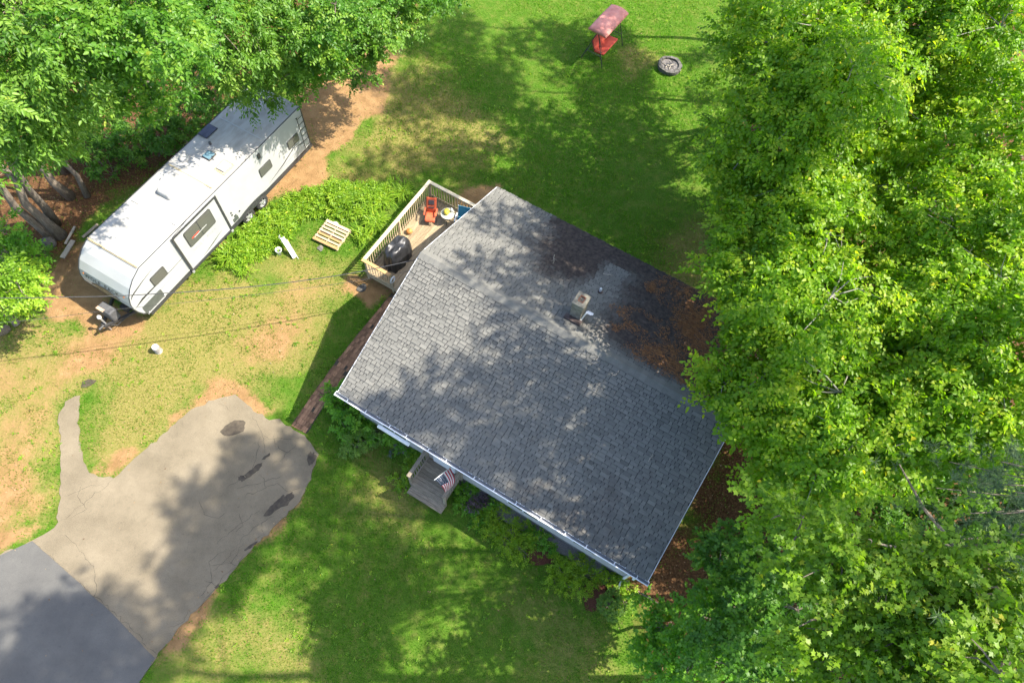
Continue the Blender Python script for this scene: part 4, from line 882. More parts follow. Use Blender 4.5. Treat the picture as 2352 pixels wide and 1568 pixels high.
def swing():
    c = np.array([2.62, 29.1, 0]); t = thing('garden_swing', 'red canopy garden swing standing on the rear lawn', 'swing', c, math.radians(62))
    # x along the bench, y towards the back (left of picture), front is -y
    V = []; m, n = 13, 9
    for i in range(n):
        x = -1.08 + 2.16 * i / (n - 1)
        for j in range(m):
            u = j / (m - 1) * 2 - 1; V.append((x, u * .50, 1.98 - .13 * u * u + .02 * math.sin(i * 1.3) * (1 - u * u) - .02 * math.cos(i / (n - 1) * 6.28)))
    mb = MB(); mb.add(V, [(i * m + j, i * m + j + 1, (i + 1) * m + j + 1, (i + 1) * m + j) for i in range(n - 1) for j in range(m - 1)])
    for i in (0, n - 1):
        top = [V[i * m + j] for j in range(m)]; lo = [(p[0], p[1], 1.80 - .02 * (1 - p[1] ** 2)) for p in top]; mb.add(top + lo, [(j, j + 1, m + j + 1, m + j) for j in range(m - 1)])
    for j in (0, m - 1):
        top = [V[i * m + j] for i in range(n)]; lo = [(p[0], p[1], 1.78) for p in top]; mb.add(top + lo, [(i, i + 1, n + i + 1, n + i) for i in range(n - 1)])
    o = mb.build('canopy', M['pink'], t, smooth=True); s = o.modifiers.new('solid', 'SOLIDIFY'); s.thickness = .012
    def pad(y0, z0, y1, z1, th, name):
        mb = MB(); mb.beam((-.72, 0, 0), (.72, 0, 0), math.hypot(y1 - y0, z1 - z0), th); o = mb.build(name, M['red_fabric'], t, loc=(0, (y0 + y1) / 2, (z0 + z1) / 2), rot=(math.atan2(z1 - z0, y1 - y0), 0, 0)); bevel(o, .045, 3); return o
    pad(-.42, .50, .14, .44, .10, 'seat'); pad(.12, .48, .36, .98, .10, 'backrest')
    for s_ in (-1, 1):
        MB().tube([(s_ * .98, 0, 1.86), (s_ * 1.02, -.62, .0)], .022, 8).build('leg', M['black_steel'], t); MB().tube([(s_ * .98, 0, 1.86), (s_ * 1.02, .62, .0)], .022, 8).build('leg', M['black_steel'], t)
        MB().tube([(s_ * .98, -.02, 1.82), (s_ * .80, -.36, .66), (s_ * .78, .10, .62), (s_ * .78, .30, .95)], .014, 6).build('arm', M['black_steel'], t); MB().tube([(s_ * 1.01, -.42, .6), (s_ * 1.01, .42, .6)], .014, 6).build('brace', M['black_steel'], t)
    MB().tube([(-.98, 0, 1.86), (.98, 0, 1.86)], .022, 8).build('top_bar', M['black_steel'], t); MB().tube([(-1.01, .52, .3), (1.01, .52, .3)], .014, 6).build('brace', M['black_steel'], t)
swing()
def firepit():
    c = at(1538, 152, .1); c[2] = 0; t = thing('fire_pit', 'round stone fire pit full of ash on the rear lawn', 'fire pit', c)
    rg = np.random.default_rng(8)
    for row in range(2):
        for k in range(14):
            a0 = (k + .5 * row) * 2 * math.pi / 14; a1 = a0 + 2 * math.pi / 14 - .035; r0, r1 = .46 + rg.normal(0, .012), .60 + rg.normal(0, .012); z0 = row * .115; z1 = z0 + .108 + rg.normal(0, .006)
            P = [(r * math.cos(a), r * math.sin(a)) for r, a in ((r0, a0), (r1, a0), (r1, (a0 + a1) / 2), (r1, a1), (r0, a1), (r0, (a0 + a1) / 2))]; MB().prism(P, z0, z1).build('stone', M['stone'], t)
    V = [(0, 0, .13)]; n = 26; fs = []
    for i in range(1, 7):
        for j in range(n): a = 2 * math.pi * j / n; V.append((.076 * i * math.cos(a), .076 * i * math.sin(a), .13 + rg.normal(0, .018) - .0 * i))
    fs += [(0, 1 + j, 1 + (j + 1) % n) for j in range(n)] + [(1 + (i - 1) * n + j, 1 + i * n + j, 1 + i * n + (j + 1) % n, 1 + (i - 1) * n + (j + 1) % n) for i in range(1, 6) for j in range(n)]
    MB().add(V, fs).build('ash_bed', M['ash'], t)
    for k in range(7):
        a = rg.uniform(0, 6.28); p = Vector((.28 * math.cos(a) * rg.random(), .28 * math.sin(a) * rg.random(), .16)); d = Vector((math.cos(a * 3), math.sin(a * 3), .1)) * rg.uniform(.1, .2); MB().tube([p - d, p + d], [.025, .02], 6).build('charred_log', M['cover'] if k % 2 else M['dead_wood'], t)
firepit()
def pallet():
    t = thing('wooden_pallet', 'bare wooden shipping pallet lying on the grass near the weeds', 'pallet', (-8.15, 15.92, 0), math.radians(-19.6))
    for y in (-.50, 0, .50): pass
    for x in (-.56, 0, .56): MB().box((x, 0, .09), (.04, 1.10, .09)).build('stringer', M['pallet'], t)
    ys = np.linspace(-.50, .50, 7)
    for i, y in enumerate(ys): MB().box((0, y, .146), (1.2, .095 if i not in (0, 6) else .13, .02)).build('slat', M['pallet_orange'] if i in (0, 2) else M['pallet'], t)
    for y in (-.48, 0, .48): MB().box((0, y, .034), (1.2, .10, .02)).build('bottom_slat', M['pallet'], t)
pallet()
def rock(name, c, s, seed, mat, label, cat='stone', group=None):
    rg = np.random.default_rng(seed); bm = bmesh.new(); bmesh.ops.create_icosphere(bm, subdivisions=3, radius=1)
    ks = rg.normal(0, 1, (5, 3)); ph = rg.uniform(0, 6.28, 5)
    for v in bm.verts:
        d = 1 + sum(.10 * math.sin(2.2 * v.co.dot(Vector(k)) + p_) for k, p_ in zip(ks, ph)); v.co = Vector((v.co.x * s[0], v.co.y * s[1], max(v.co.z, -.35) * s[2])) * d
    me = bpy.data.meshes.new(name); bm.to_mesh(me); bm.free(); me.materials.append(mat)
    link(name, me, None, (c[0], c[1], s[2] * .3), (0, 0, rg.uniform(0, 3)), label, cat, group)
rock('boulder', at(113, 560), (.27, .24, .26), 1, M['stone'], 'round grey boulder on the leaf litter beside the twin trunks', 'boulder')
for i, (u, v, s, lb) in enumerate(((832, 660, (.20, .16, .04), 'pale flat stone on the bare soil in front of the deck'), (770, 468 + 45, (.12, .08, .05), 'white rock cluster at the top corner of the pallet'), (735, 570, (.16, .11, .03), 'flat grey stone at the lower left side of the pallet'), (1060, 1030 + 22, (.10, .08, .06), 'small stone in the front foundation gravel'), (1405, 1305, (.22, .17, .05), 'flat tan stone in the foundation bed near the right house corner'))):
    rock('stone', at(u, v), s, 10 + i, M['stone'] if i != 1 else M['white_plastic'], lb)
def plank(u0, v0, u1, v1, wd, label, z=.05, mat='dead_wood'):
    a = at(u0, v0, z); b = at(u1, v1, z + .03); MB().beam(a, b, wd, .04).build('plank', M[mat], label=label, cat='plank', group='planks by the trees')
plank(143, 592, 168, 552, .20, 'wide pale plank lying by the trailer nose'); plank(150, 560, 172, 520, .09, 'narrow plank lying above the wide pale plank', .10); plank(190, 545, 225, 515, .12, 'weathered board half buried beside the trailer front', .06, 'grey_wood')
st = at(365, 806); sto = thing('log_stump', 'short upright birch log with a pale mottled top on the dry lawn', 'log', (st[0], st[1], 0))
MB().lathe([(.15, 0), (.14, .06), (.135, .36), (.12, .385)], 14).build('bark', M['cut_log'], sto); MB().lathe([(.118, .386), (.06, .395), (.005, .39)], 14).build('cut_face', M['white_plastic'], sto)
def downspout():
    a = Vector(at(648, 546, .62)); b = Vector(at(677, 592, .05)); t = thing('old_downspout', 'leaning white metal chute in front of the weed bed', 'chute', tuple(b))
    d = a - b; s = Vector((-d.y, d.x, 0)).normalized()
    MB().beam((0, 0, 0), d, .13, .03).build('trough', M['white_metal'], t)
    for q in (-1, 1): MB().beam(s * .07 * q + Vector((0, 0, .03)), d + s * .07 * q + Vector((0, 0, .03)), .015, .07).build('side_lip', M['white_metal'], t)
    MB().tube([d + s * .1, d + s * .12 + Vector((0, 0, .10)), d - s * .02 + Vector((-.12, .05, .08)), d - s * .05 + Vector((-.16, -.02, -.45))], .018, 6).build('bent_pipe', M['alloy'], t)
    MB().tube([(.16, -.02, 0), d + Vector((.16, .02, -.1))], .012, 6).build('rod', M['alloy'], t)
downspout()
bk = at(643, 582); bko = MB().lathe([(.10, 0), (.13, .26), (.14, .27), (.135, .285), (.12, .27), (.095, .03), (.01, .03)], 18).build('bucket', M['white_metal'], loc=(bk[0], bk[1], 0), label='small round metal bucket at the edge of the weed bed', cat='bucket', smooth=True)
MB().tube([(.135 * math.cos(a), .03, .27 + .12 * math.sin(a)) for a in np.linspace(.1, 3.04, 10)], .005, 5).build('handle', M['alloy'], bko)
for i, (u0, v0, u1, v1, r, lb) in enumerate(((0, 585, 42, 620, .16, 'thick grey log leaning at the left edge below the boulder'), (10, 715, 40, 745, .14, 'short grey log stub under the leafy sapling'), (-20, 770, 15, 755, .18, 'cut log lying at the far left edge of the dry lawn'))):
    MB().tube([at(u0, v0, .6), (at(u0, v0, .4) + at(u1, v1, .2)) / 2, at(u1, v1, .02)], [r * .85, r * .95, r], 10).build('log', M['bark'], label=lb, cat='log', group='logs by the left trees')
# foundation gravel and mulch beds
sheet('foundation_gravel', np.array([hw(.6, -.05)[:2], hw(HL - .1, -.12)[:2], hw(HL - .1, .36)[:2], hw(.6, .36)[:2]]), .006, M['gravel'], jit=.04, seed=6, kind='structure')
for i, (u, v, r) in enumerate(MULCH): c = at(u, v); sheet('mulch_bed', blob(c, r / 62, r / 75, .4 * i, 40 + i), .008, M['mulch'], jit=.03, step=.1, seed=i, kind='structure')

# ------------------------------------------------------------------ foliage
def nrmz(a): return a / (np.linalg.norm(a, axis=-1, keepdims=True) + 1e-9)
UP = np.array([0, 0, 1.])
def sprays(rg, C, O, twigs=6, per=9, tl=.55, ll=.12, lw=.075, droop=.25, upb=1.0, flat=.5, shape='leaf', ctint=.5, spread=.22):
    """leafy twigs round clump centres C with outward directions O -> (verts, tint)"""
    n = len(C); C2 = np.repeat(C, twigs, 0); O2 = np.repeat(O, twigs, 0); ct = np.repeat(np.clip(rg.normal(ctint, spread, n), .02, .9), twigs)
    d = O2 * .7 + rg.normal(0, .75, (n * twigs, 3)); d[:, 2] = d[:, 2] * flat - droop * .5; d = nrmz(d)
    N = nrmz(UP * upb + rg.normal(0, .35, d.shape) + O2 * .45); N = nrmz(N - d * (N * d).sum(1, keepdims=True)); S = np.cross(N, d)
    L = tl * rg.uniform(.6, 1.2, n * twigs)
    m = len(d); t = (np.arange(per) + .6) / per
    P = C2[:, None] + d[:, None] * (L[:, None] * t)[..., None] - UP * (droop * L[:, None] * t ** 2)[..., None] * .6
    sg = np.where(np.arange(per) % 2 == 0, 1., -1.); sg[-1] = 0
    ld = d[:, None] * np.where(sg == 0, 1., .55)[None, :, None] + S[:, None] * sg[None, :, None] * .85 + rg.normal(0, .28, (m, per, 3)); ld[..., 2] -= droop
    ld = nrmz(ld); ln = nrmz(N[:, None] + rg.normal(0, .42, (m, per, 3))); wv = nrmz(np.cross(ln, ld)); ln = np.cross(ld, wv)
    l = ll * rg.uniform(.65, 1.2, (m, per, 1)); wd = l * (lw / ll) * rg.uniform(.85, 1.1, (m, per, 1))
    tint = np.clip(ct[:, None] + rg.normal(0, .13, (m, per)), 0, .93); tint = np.where(rg.random((m, per)) < .006, 1.0, tint)
    if shape == 'leaf':
        V = np.stack([P, P + ld * l * .28 + wv * wd * .46 + ln * wd * .12, P + ld * l * .62 + wv * wd * .40 + ln * wd * .10, P + ld * l - UP * l * .10, P + ld * l * .62 - wv * wd * .40 + ln * wd * .10, P + ld * l * .28 - wv * wd * .46 + ln * wd * .12], 2)
        return V.reshape(-1, 6, 3), tint.reshape(-1)
    ol = [(0, 0), (.10, .22), (-.02, .48), (.30, .34), (.52, .56), (.58, .20), (1, 0), (.58, -.20), (.52, -.56), (.30, -.34), (-.02, -.48), (.10, -.22)]
    V = np.stack([P + ld * l * a + wv * wd * b * 1.15 - ln * wd * .25 * b * b for a, b in ol], 2)
    return V.reshape(-1, 12, 3), tint.reshape(-1)
LEAF_F = [(0, 1, 2, 3), (0, 3, 4, 5)]; MAPLE_F = [(0, 1, 2), (0, 2, 3), (0, 3, 4), (0, 4, 5), (0, 5, 6), (0, 6, 7), (0, 7, 8), (0, 8, 9), (0, 9, 10), (0, 10, 11)]
def lobe_clumps(rg, c, r, dens, zsq=.6, inner=.2):
    n = max(4, int(dens * r * r)); d = nrmz(rg.normal(0, 1, (n, 3))); rad = r * (inner + (1 - inner) * rg.random(n) ** .5)
    # break the ball up: pull clumps in and out in bands
    k = 1 + .28 * np.sin(d[:, 0] * 4.1 + c[0] * 3) * np.sin(d[:, 1] * 3.7 + c[1] * 2) + .15 * np.sin(d[:, 2] * 6 + c[2])
    p = d * (rad * k)[:, None]; p[:, 2] *= zsq; o = d.copy(); o[:, 2] *= .6; return np.array(c) + p, nrmz(o)

def tree(name, label, base, lobes, mat, bark, r0=.16, dens=26, seed=0, shape='leaf', group=None, crown=True, top=None, zsq=.42, **kw):
    """lobes: (x, y, z, r) world; trunk and limbs grow from base to them"""
    rg = np.random.default_rng(seed); base = np.array([base[0], base[1], 0.]); Lb = [np.array(l[:3]) for l in lobes]
    t = thing(name, label, 'tree', tuple(base), 0, group)
    ctr = np.mean(Lb, 0); hi = max(l[2] for l in Lb) * .97 if top is None else top
    tp = np.array([base[0] * .45 + ctr[0] * .55, base[1] * .45 + ctr[1] * .55, hi]); K = 9
    tr = np.array([base + (tp - base) * np.array([(q / (K - 1)) ** 1.25, (q / (K - 1)) ** 1.25, q / (K - 1)]) + (rg.normal(0, .09, 3) * [1, 1, 0] if 0 < q < K - 1 else 0) for q in range(K)])
    rad = [r0 * (1.35 if q == 0 else 1 - .82 * q / (K - 1)) for q in range(K)]
    MB().tube(tr - base, rad, 9).build('trunk', M[bark], t, smooth=True)
    br = MB(); Vs = []; Ts = []; kk = kw
    for (x, y, z, r) in lobes:
        c = np.array([x, y, z]); zz = np.clip(z - .55 * math.hypot(x - tr[4][0], y - tr[4][1]) - .4, .35 * hi, .93 * hi)
        s = np.array([np.interp(zz, tr[:, 2], tr[:, q]) for q in range(3)]); rb = max(.015, np.interp(zz, tr[:, 2], rad) * .34)
        mid = (s + c) / 2 + rg.normal(0, .18, 3) + [0, 0, .12]; br.tube([s - base, mid - base, c - base], [rb, rb * .75, .022], 6, False)
        C, O = lobe_clumps(rg, c, r, dens, zsq)
        for q in rg.choice(len(C), min(len(C), int(3 + 2 * r)), False):
            m2 = (c + C[q]) / 2 + rg.normal(0, .1, 3); br.tube([c - base, m2 - base, C[q] - base], [.020, .014, .006], 4, False)
        v, tt = sprays(rg, C, O, shape=shape, **kk); Vs.append(v); Ts.append(tt)
    br.build('limbs', M[bark], t)
    if crown:
        V = np.concatenate(Vs) - base; T = np.concatenate(Ts)
        me = tri_mesh('crown', V, V.shape[1], LEAF_F if shape == 'leaf' else MAPLE_F, T, M[mat]); link('crown', me, t)
    return t
def L(*a): return [(*at(u, v, z), r) for u, v, z, r in a]
def LR(*a, up=0, k=1.28): return [(*at(u, v, 5 + up + (z - 5) * .5), r * k) for u, v, z, r in a]
def copy_tree(src, loc, rz, label, sc=1.0, group=None):
    c = src.copy(); COL.objects.link(c); c.location = loc; c.rotation_euler = (0, 0, rz); c.scale = (sc,) * 3; c['label'] = label
    if group: c['group'] = group
    for ch in list(src.children):
        k = ch.copy(); COL.objects.link(k); k.parent = c
    return c

GL = 'trees behind the trailer'; GR = 'trees right of the house'
ash = dict(ll=.14, lw=.064, tl=.58, twigs=6, per=10, droop=.42)
oak = dict(ll=.12, lw=.08, tl=.48, twigs=6, per=9, droop=.2)
birch = dict(ll=.132, lw=.096, tl=.60, twigs=6, per=9, droop=.32)
# left wood
tree('ash_tree', 'tall tree with pale drooping leaf sprays at the left edge above the twin trunks', (-19.5, 14.7), L((60, 300, 9.5, 1.3), (110, 330, 8.3, .8), (20, 215, 10.5, 1.5), (90, 235, 10, 1.1), (-80, 300, 9, 1.4), (150, 290, 7.5, .6)), 'leaf_ash', 'bark', .17, 30, 1, group=GL, **ash)
tree('ash_tree', 'leafy tree filling the upper left corner of the picture', (-20.2, 17.5), L((60, 120, 12, 1.9), (150, 165, 11, 1.5), (-30, 60, 13, 2), (130, 60, 12.5, 1.7), (30, 20, 13, 1.6), (200, 215, 9, 1.1), (-60, 190, 11, 1.8)), 'leaf_ash', 'bark', .2, 17, 2, group=GL, **ash)
tree('oak_tree', 'dark green tree with a few yellow leaves left of the drooping ash', (-16.5, 20.5), L((325, 185, 9.5, 1.3), (275, 100, 11.5, 1.5), (375, 105, 11, 1.4), (255, 180, 9, .9), (330, 20, 13, 1.6), (215, 20, 13, 1.3), (345, 235, 7.5, .7)), 'leaf_oak', 'bark', .2, 30, 3, group=GL, **oak)
tree('ash_tree', 'ash tree drooping over the rear end of the trailer roof', (-13.2, 24.2), L((555, 50, 8.2, 1.9), (530, 140, 6.6, 1.4), (640, 100, 6.8, 1.5), (640, 185, 5.2, .95), (545, 200, 5.2, .8), (690, 40, 8, 1.6), (480, 40, 9, 1.5), (590, 225, 4.8, .7), (700, 115, 6, .9), (590, -40, 9, 1.9), (590, 160, 6, .9)), 'leaf_ash', 'bark', .19, 22, 4, group=GL, **ash)
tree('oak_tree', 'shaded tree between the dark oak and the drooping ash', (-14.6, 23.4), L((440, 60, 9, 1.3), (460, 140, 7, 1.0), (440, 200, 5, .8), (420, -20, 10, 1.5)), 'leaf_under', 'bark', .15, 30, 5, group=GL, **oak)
tree('ash_tree', 'small tree with a bare lower trunk beside the sandy path', (-8.55, 25.95), L((840, 55, 6.8, 1.3), (890, 50, 6.5, 1.0), (800, 110, 5.6, 1.0), (828, 165, 3.6, .62), (865, 105, 5.4, .8), (815, 5, 7.6, 1.2), (905, 15, 7.0, .8)), 'leaf_ash', 'bark', .15, 40, 6, group=GL, **dict(oak, ll=.12, lw=.085))
tree('oak_tree', 'tree left of the sandy path with foliage down to the ground', (-10.3, 24.9), L((740, 60, 8, 1.4), (760, 120, 6.2, 1.0), (710, 165, 5, .9), (770, 10, 8.6, 1.3), (690, 200, 4, .6), (725, 110, 6.6, .9)), 'leaf_oak', 'bark', .14, 34, 7, group=GL, **oak)
tree('oak_tree', 'tree at the top edge behind the sandy path', (-6.6, 30.5), L((935, -5, 6, 1.1), (970, -40, 7, 1.4), (1000, 5, 4.5, .7), (880, -60, 8, 1.5)), 'leaf_oak', 'bark', .14, 30, 8, group=GL, **oak)
tree('oak_sapling', 'leafy sapling at the left edge level with the boulder', (-20.6, 12.5), L((10, 530, 3.4, .6), (70, 585, 2.4, .42), (20, 580, 2.8, .6), (45, 560, 2.8, .4)), 'leaf_shrub', 'bark', .10, 46, 9, group=GL, **dict(oak, ll=.13))
tree('oak_sapling', 'bright leafy sapling at the left edge above the dry lawn', (-19.9, 9.9), L((40, 650, 4.2, .75), (20, 700, 3.4, .6), (70, 635, 3.2, .4), (10, 630, 4.2, .55), (55, 690, 2.8, .45)), 'leaf_weed', 'bark', .10, 46, 10, group=GL, **dict(oak, ll=.12))
for i, (bx, by, h, rr, lb) in enumerate(((-19.05, 14.2, 8, .19, 'right one of the twin grey trunks by the boulder'), (-19.35, 14.05, 8.4, .17, 'left one of the twin grey trunks by the boulder'), (-19.45, 16.15, 8, .17, 'single grey trunk behind the twin trunks'), (-18.8, 16.3, 8, .11, 'slim leaning trunk nearest the trailer'))):
    tree('bare_trunk_tree', lb, (bx, by), [(bx - .5 - i * .2, by + .6, h + 1, 1.2), (bx - 1.3, by + .2, h, 1.1)], 'leaf_ash', 'bark', rr, 26, 60 + i, group=GL, **ash)
# far wood filling beyond the trailer
src = tree('oak_tree', 'dense tree behind the upper left trees', (-24, 24), [(-24, 24, 10, 2.2), (-25.5, 23, 8.5, 1.9), (-22.6, 25, 8.5, 1.9), (-24, 25.8, 7.5, 1.9), (-23, 22.6, 6.5, 1.5)], 'leaf_oak', 'bark', .2, 13, 11, group=GL, **oak)
for i, (x, y, lb) in enumerate(((-28, 21, 'tree beyond the left picture edge'), (-19, 27.5, 'tree behind the dark green oak'), (-13.5, 29, 'tree behind the drooping ash'), (-24.5, 30, 'rearmost tree of the left wood'), (-27, 16, 'tree left of the twin trunks'))): copy_tree(src, (x, y, 0), 1.3 * i + .5, lb, .95, GL)

# right wood
tree('birch_tree', 'birch at the upper right beside the fire pit lawn', (11.8, 26.5), LR((1800, 90, 6.5, 1.9), (1870, 180, 8, 2.0), (1765, 220, 5.6, 1.4), (1900, 50, 9, 2.0), (1960, 150, 10, 2.0), (1760, 20, 5.2, 1.2), (1840, 290, 7.5, 1.6), (1720, 330, 5.2, 1.2), (1680, 395, 4.2, .8), (1800, -40, 8, 2.0), up=3.4, k=1.12), 'leaf_birch', 'birch_bark', .17, 24, 21, group=GR, **birch)
tree('birch_tree', 'birch overhanging the rear right corner of the roof', (12.2, 15.5), LR((1722, 480, 6.8, 1.2), (1810, 450, 8, 1.6), (1708, 590, 7, 1.1), (1790, 580, 8.6, 1.5), (1718, 690, 7.2, 1.0), (1800, 700, 9, 1.5), (1900, 540, 10, 1.7), (1910, 680, 10.5, 1.6), (1880, 400, 9.5, 1.7), (1735, 415, 6.0, .8), (1692, 640, 6.6, .7), up=1.5, k=1.2), 'leaf_birch', 'birch_bark', .17, 28, 22, group=GR, **birch)
tree('birch_tree', 'birch overhanging the right gable end of the roof', (13.2, 11.2), LR((1680, 870, 7.4, .9), (1760, 860, 8.5, 1.1), (1850, 830, 10, 1.4), (1745, 960, 8, .8), (1840, 960, 9.5, 1.2), (1930, 900, 11, 1.4), (1800, 1050, 8, .8), (1880, 1070, 9.5, 1.1), (1650, 905, 6.6, .5), (1770, 1135, 6, .55), (1960, 1020, 11, 1.3), (1840, 1140, 7.5, .8), up=1.0, k=1.2), 'leaf_birch', 'birch_bark', .16, 31, 23, group=GR, **birch)
tree('birch_tree', 'tall birch with large near leaves at the right edge', (14.6, 18), LR((2060, 420, 11.5, 1.6), (2180, 330, 13, 1.6), (2080, 560, 12, 1.5), (2230, 520, 14, 1.5), (2020, 280, 10.3, 1.6), (2120, 200, 12, 1.6), (2280, 180, 14, 1.6), (2300, 380, 14.8, 1.5), (2180, 660, 13.2, 1.4), (2300, 640, 14.8, 1.3), (2060, 720, 11.5, 1.4), (1980, 400, 10, 1.4), (2390, 500, 15.5, 1.4), (2390, 280, 15.5, 1.4)), 'leaf_birch', 'birch_bark', .21, 21, 24, group=GR, **birch)
tree('birch_tree', 'birch at the top right corner of the picture', (15.5, 27), LR((2060, 60, 11, 1.8), (2180, 40, 12.5, 1.8), (2300, 60, 14, 1.7), (2000, -60, 10, 1.9), (2150, -80, 12.5, 1.9), (1980, 120, 9.6, 1.6), (2300, -80, 14.5, 1.7), up=1.6, k=1.2), 'leaf_birch', 'birch_bark', .2, 22, 25, group=GR, **birch)
tree('birch_tree', 'birch between the pine and the tall right birch', (15.8, 11.5), LR((2050, 850, 12, 1.3), (2150, 800, 13, 1.3), (2260, 780, 14.4, 1.2), (2060, 980, 12, 1.2), (2160, 930, 13.2, 1.2), (2280, 900, 14.6, 1.1), (1980, 780, 10.8, 1.3), (2320, 1000, 14.4, 1.0), (2390, 800, 15.8, 1.2), (2200, 1010, 12.4, 1.0)), 'leaf_birch', 'birch_bark', .2, 28, 26, group=GR, **birch)
mp = dict(ll=.098, lw=.09, tl=.44, twigs=4, per=9, droop=.25)
tree('maple_tree', 'maple with broad star shaped leaves in the lower right', (11.5, 4.6), L((1830, 1230, 12.5, .8), (1930, 1290, 13.5, .9), (2040, 1330, 13.6, 1.0), (1960, 1400, 13.2, .9), (2080, 1440, 13.6, 1.0), (2180, 1390, 13.8, 1.0), (2250, 1480, 14, 1.0), (1900, 1480, 12.5, .9), (2010, 1530, 13.2, 1.0), (2150, 1550, 13.8, 1.0), (1800, 1180, 11.5, .5), (2300, 1360, 14.4, .9), (2300, 1550, 14.6, .9)), 'leaf_maple', 'bark', .15, 48, 27, 'maple', GR, **mp)
mp2 = dict(ll=.11, lw=.10, tl=.43, twigs=5, per=8, droop=.2)
tree('maple_sapling', 'small leafy maple beside the clipped round bush', (6.3, 2.2), L((1525, 1440, 2.6, .6), (1580, 1485, 3.4, .75), (1505, 1510, 2.8, .55), (1630, 1420, 4, .8), (1570, 1550, 4, .75), (1470, 1360, 1.4, .18), (1655, 1520, 5, .9), (1500, 1475, 2.2, .4)), 'leaf_shrub', 'bark', .07, 60, 28, 'maple', GR, **mp2)
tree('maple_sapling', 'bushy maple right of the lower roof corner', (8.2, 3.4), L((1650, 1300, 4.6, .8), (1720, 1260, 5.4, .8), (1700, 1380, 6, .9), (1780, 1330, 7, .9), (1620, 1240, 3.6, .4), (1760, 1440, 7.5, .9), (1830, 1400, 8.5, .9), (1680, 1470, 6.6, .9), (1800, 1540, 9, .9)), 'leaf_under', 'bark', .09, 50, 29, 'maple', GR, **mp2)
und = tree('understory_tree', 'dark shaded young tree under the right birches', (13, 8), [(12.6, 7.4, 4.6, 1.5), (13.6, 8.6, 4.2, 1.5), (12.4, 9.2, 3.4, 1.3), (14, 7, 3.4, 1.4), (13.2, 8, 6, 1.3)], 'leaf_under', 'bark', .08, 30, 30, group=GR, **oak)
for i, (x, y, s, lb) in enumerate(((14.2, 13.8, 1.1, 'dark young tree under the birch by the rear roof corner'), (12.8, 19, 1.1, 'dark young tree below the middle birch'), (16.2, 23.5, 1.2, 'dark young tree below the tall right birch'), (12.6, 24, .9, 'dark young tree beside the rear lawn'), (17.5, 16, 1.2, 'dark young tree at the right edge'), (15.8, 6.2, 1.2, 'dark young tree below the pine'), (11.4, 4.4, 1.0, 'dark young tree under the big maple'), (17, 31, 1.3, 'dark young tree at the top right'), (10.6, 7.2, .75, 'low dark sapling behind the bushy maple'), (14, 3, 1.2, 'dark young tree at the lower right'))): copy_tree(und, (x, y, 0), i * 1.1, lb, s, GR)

def pine():
    base = np.array([15.2, 5.0, 0]); t = thing('pine_tree', 'pale green pine with bare grey branches at the right edge', 'tree', tuple(base), 0, GR); rg = np.random.default_rng(33)
    H = 27.0; MB().tube([(0, 0, 0), (.1, .05, 8), (-.1, .1, 17), (0, 0, H)], [.26, .21, .13, .02], 10).build('trunk', M['bark'], t, smooth=True)
    br = MB(); C = []
    spots = [np.array(at(u, v, z)) - base for u, v, z in ((2180, 1060, 12.5), (2250, 1110, 13.2), (2200, 1180, 13), (2290, 1180, 13.8), (2240, 1250, 13.6), (2320, 1260, 14.3), (2150, 1120, 12.2), (2300, 1060, 13.6), (2330, 1130, 14), (2270, 1330, 14.2), (2180, 1240, 12.6))]
    for z in np.arange(17.5, H - 1, 1.4):
        for k in range(6):
            a = rg.uniform(0, 6.28); l = min(5.2, (H - z) * .62 + 1.2) * rg.uniform(.75, 1.1); spots.append(np.array([l * math.cos(a), l * math.sin(a), z + .12 * l]))
    for s in spots:
        s0 = np.array([0, 0, s[2] - .25 * np.hypot(s[0], s[1])]); l = np.linalg.norm(s - s0); mid = (s + s0) / 2 - [0, 0, .05 * l]
        br.tube([s0, mid + rg.normal(0, .15, 3), s], [.035, .022, .008], 6, False)
        for q in range(34):
            f = rg.uniform(.30, 1.08); C.append(s0 + (s - s0) * f + rg.normal(0, .42, 3) * [1, 1, .45])
    for u, v, z, u2, v2, z2 in ((2065, 1065, 11.5, 2200, 1260, 9.5), (2140, 1210, 9.5, 2210, 1250, 9.5), (2200, 1260, 9.5, 2330, 1310, 10)): br.tube([at(u, v, z) - base, (at(u, v, z) + at(u2, v2, z2)) / 2 - base + rg.normal(0, .08, 3), at(u2, v2, z2) - base], [.012, .035, .05], 6, False)
    br.build('limbs', M['bark'], t)
    C = np.array(C); n = len(C); per = 2; nd = 24
    Cc = (np.repeat(C, per, 0) + rg.normal(0, .16, (n * per, 3))); P = np.repeat(Cc, nd, 0); d = nrmz(rg.normal(0, 1, (len(P), 3)) + [0, 0, .35]); l = rg.uniform(.12, .22, (len(P), 1)); wv = nrmz(np.cross(d, rg.normal(0, 1, d.shape))) * .007
    V = np.stack([P - wv, P + wv, P + d * l], 1); tint = np.repeat(np.clip(rg.normal(.5, .2, n * per), 0, .93), nd)
    link('crown', tri_mesh('crown', V, 3, [(0, 1, 2)], tint, M['pine']), t); return t
pine_t = pine()
tall = tree('tall_oak', 'very tall oak standing off the lower right of the picture', (15.0, 6.0), [(11.9, 5.6, 26, 1.36), (10.5, 4.0, 24.5, 1.04), (12.8, 7.4, 27.5, 1.28), (13.8, 4.4, 29.5, 1.52), (15.8, 6.5, 28.5, 1.52), (14.5, 8.4, 25.5, 1.2), (16.8, 4.2, 25.5, 1.36), (14.8, 6, 31.5, 1.36), (11.5, 8.2, 24, 0.96), (17.8, 7.5, 26, 1.28)], 'leaf_oak', 'bark', .3, 52, 34, group=GR, **dict(oak, twigs=5))
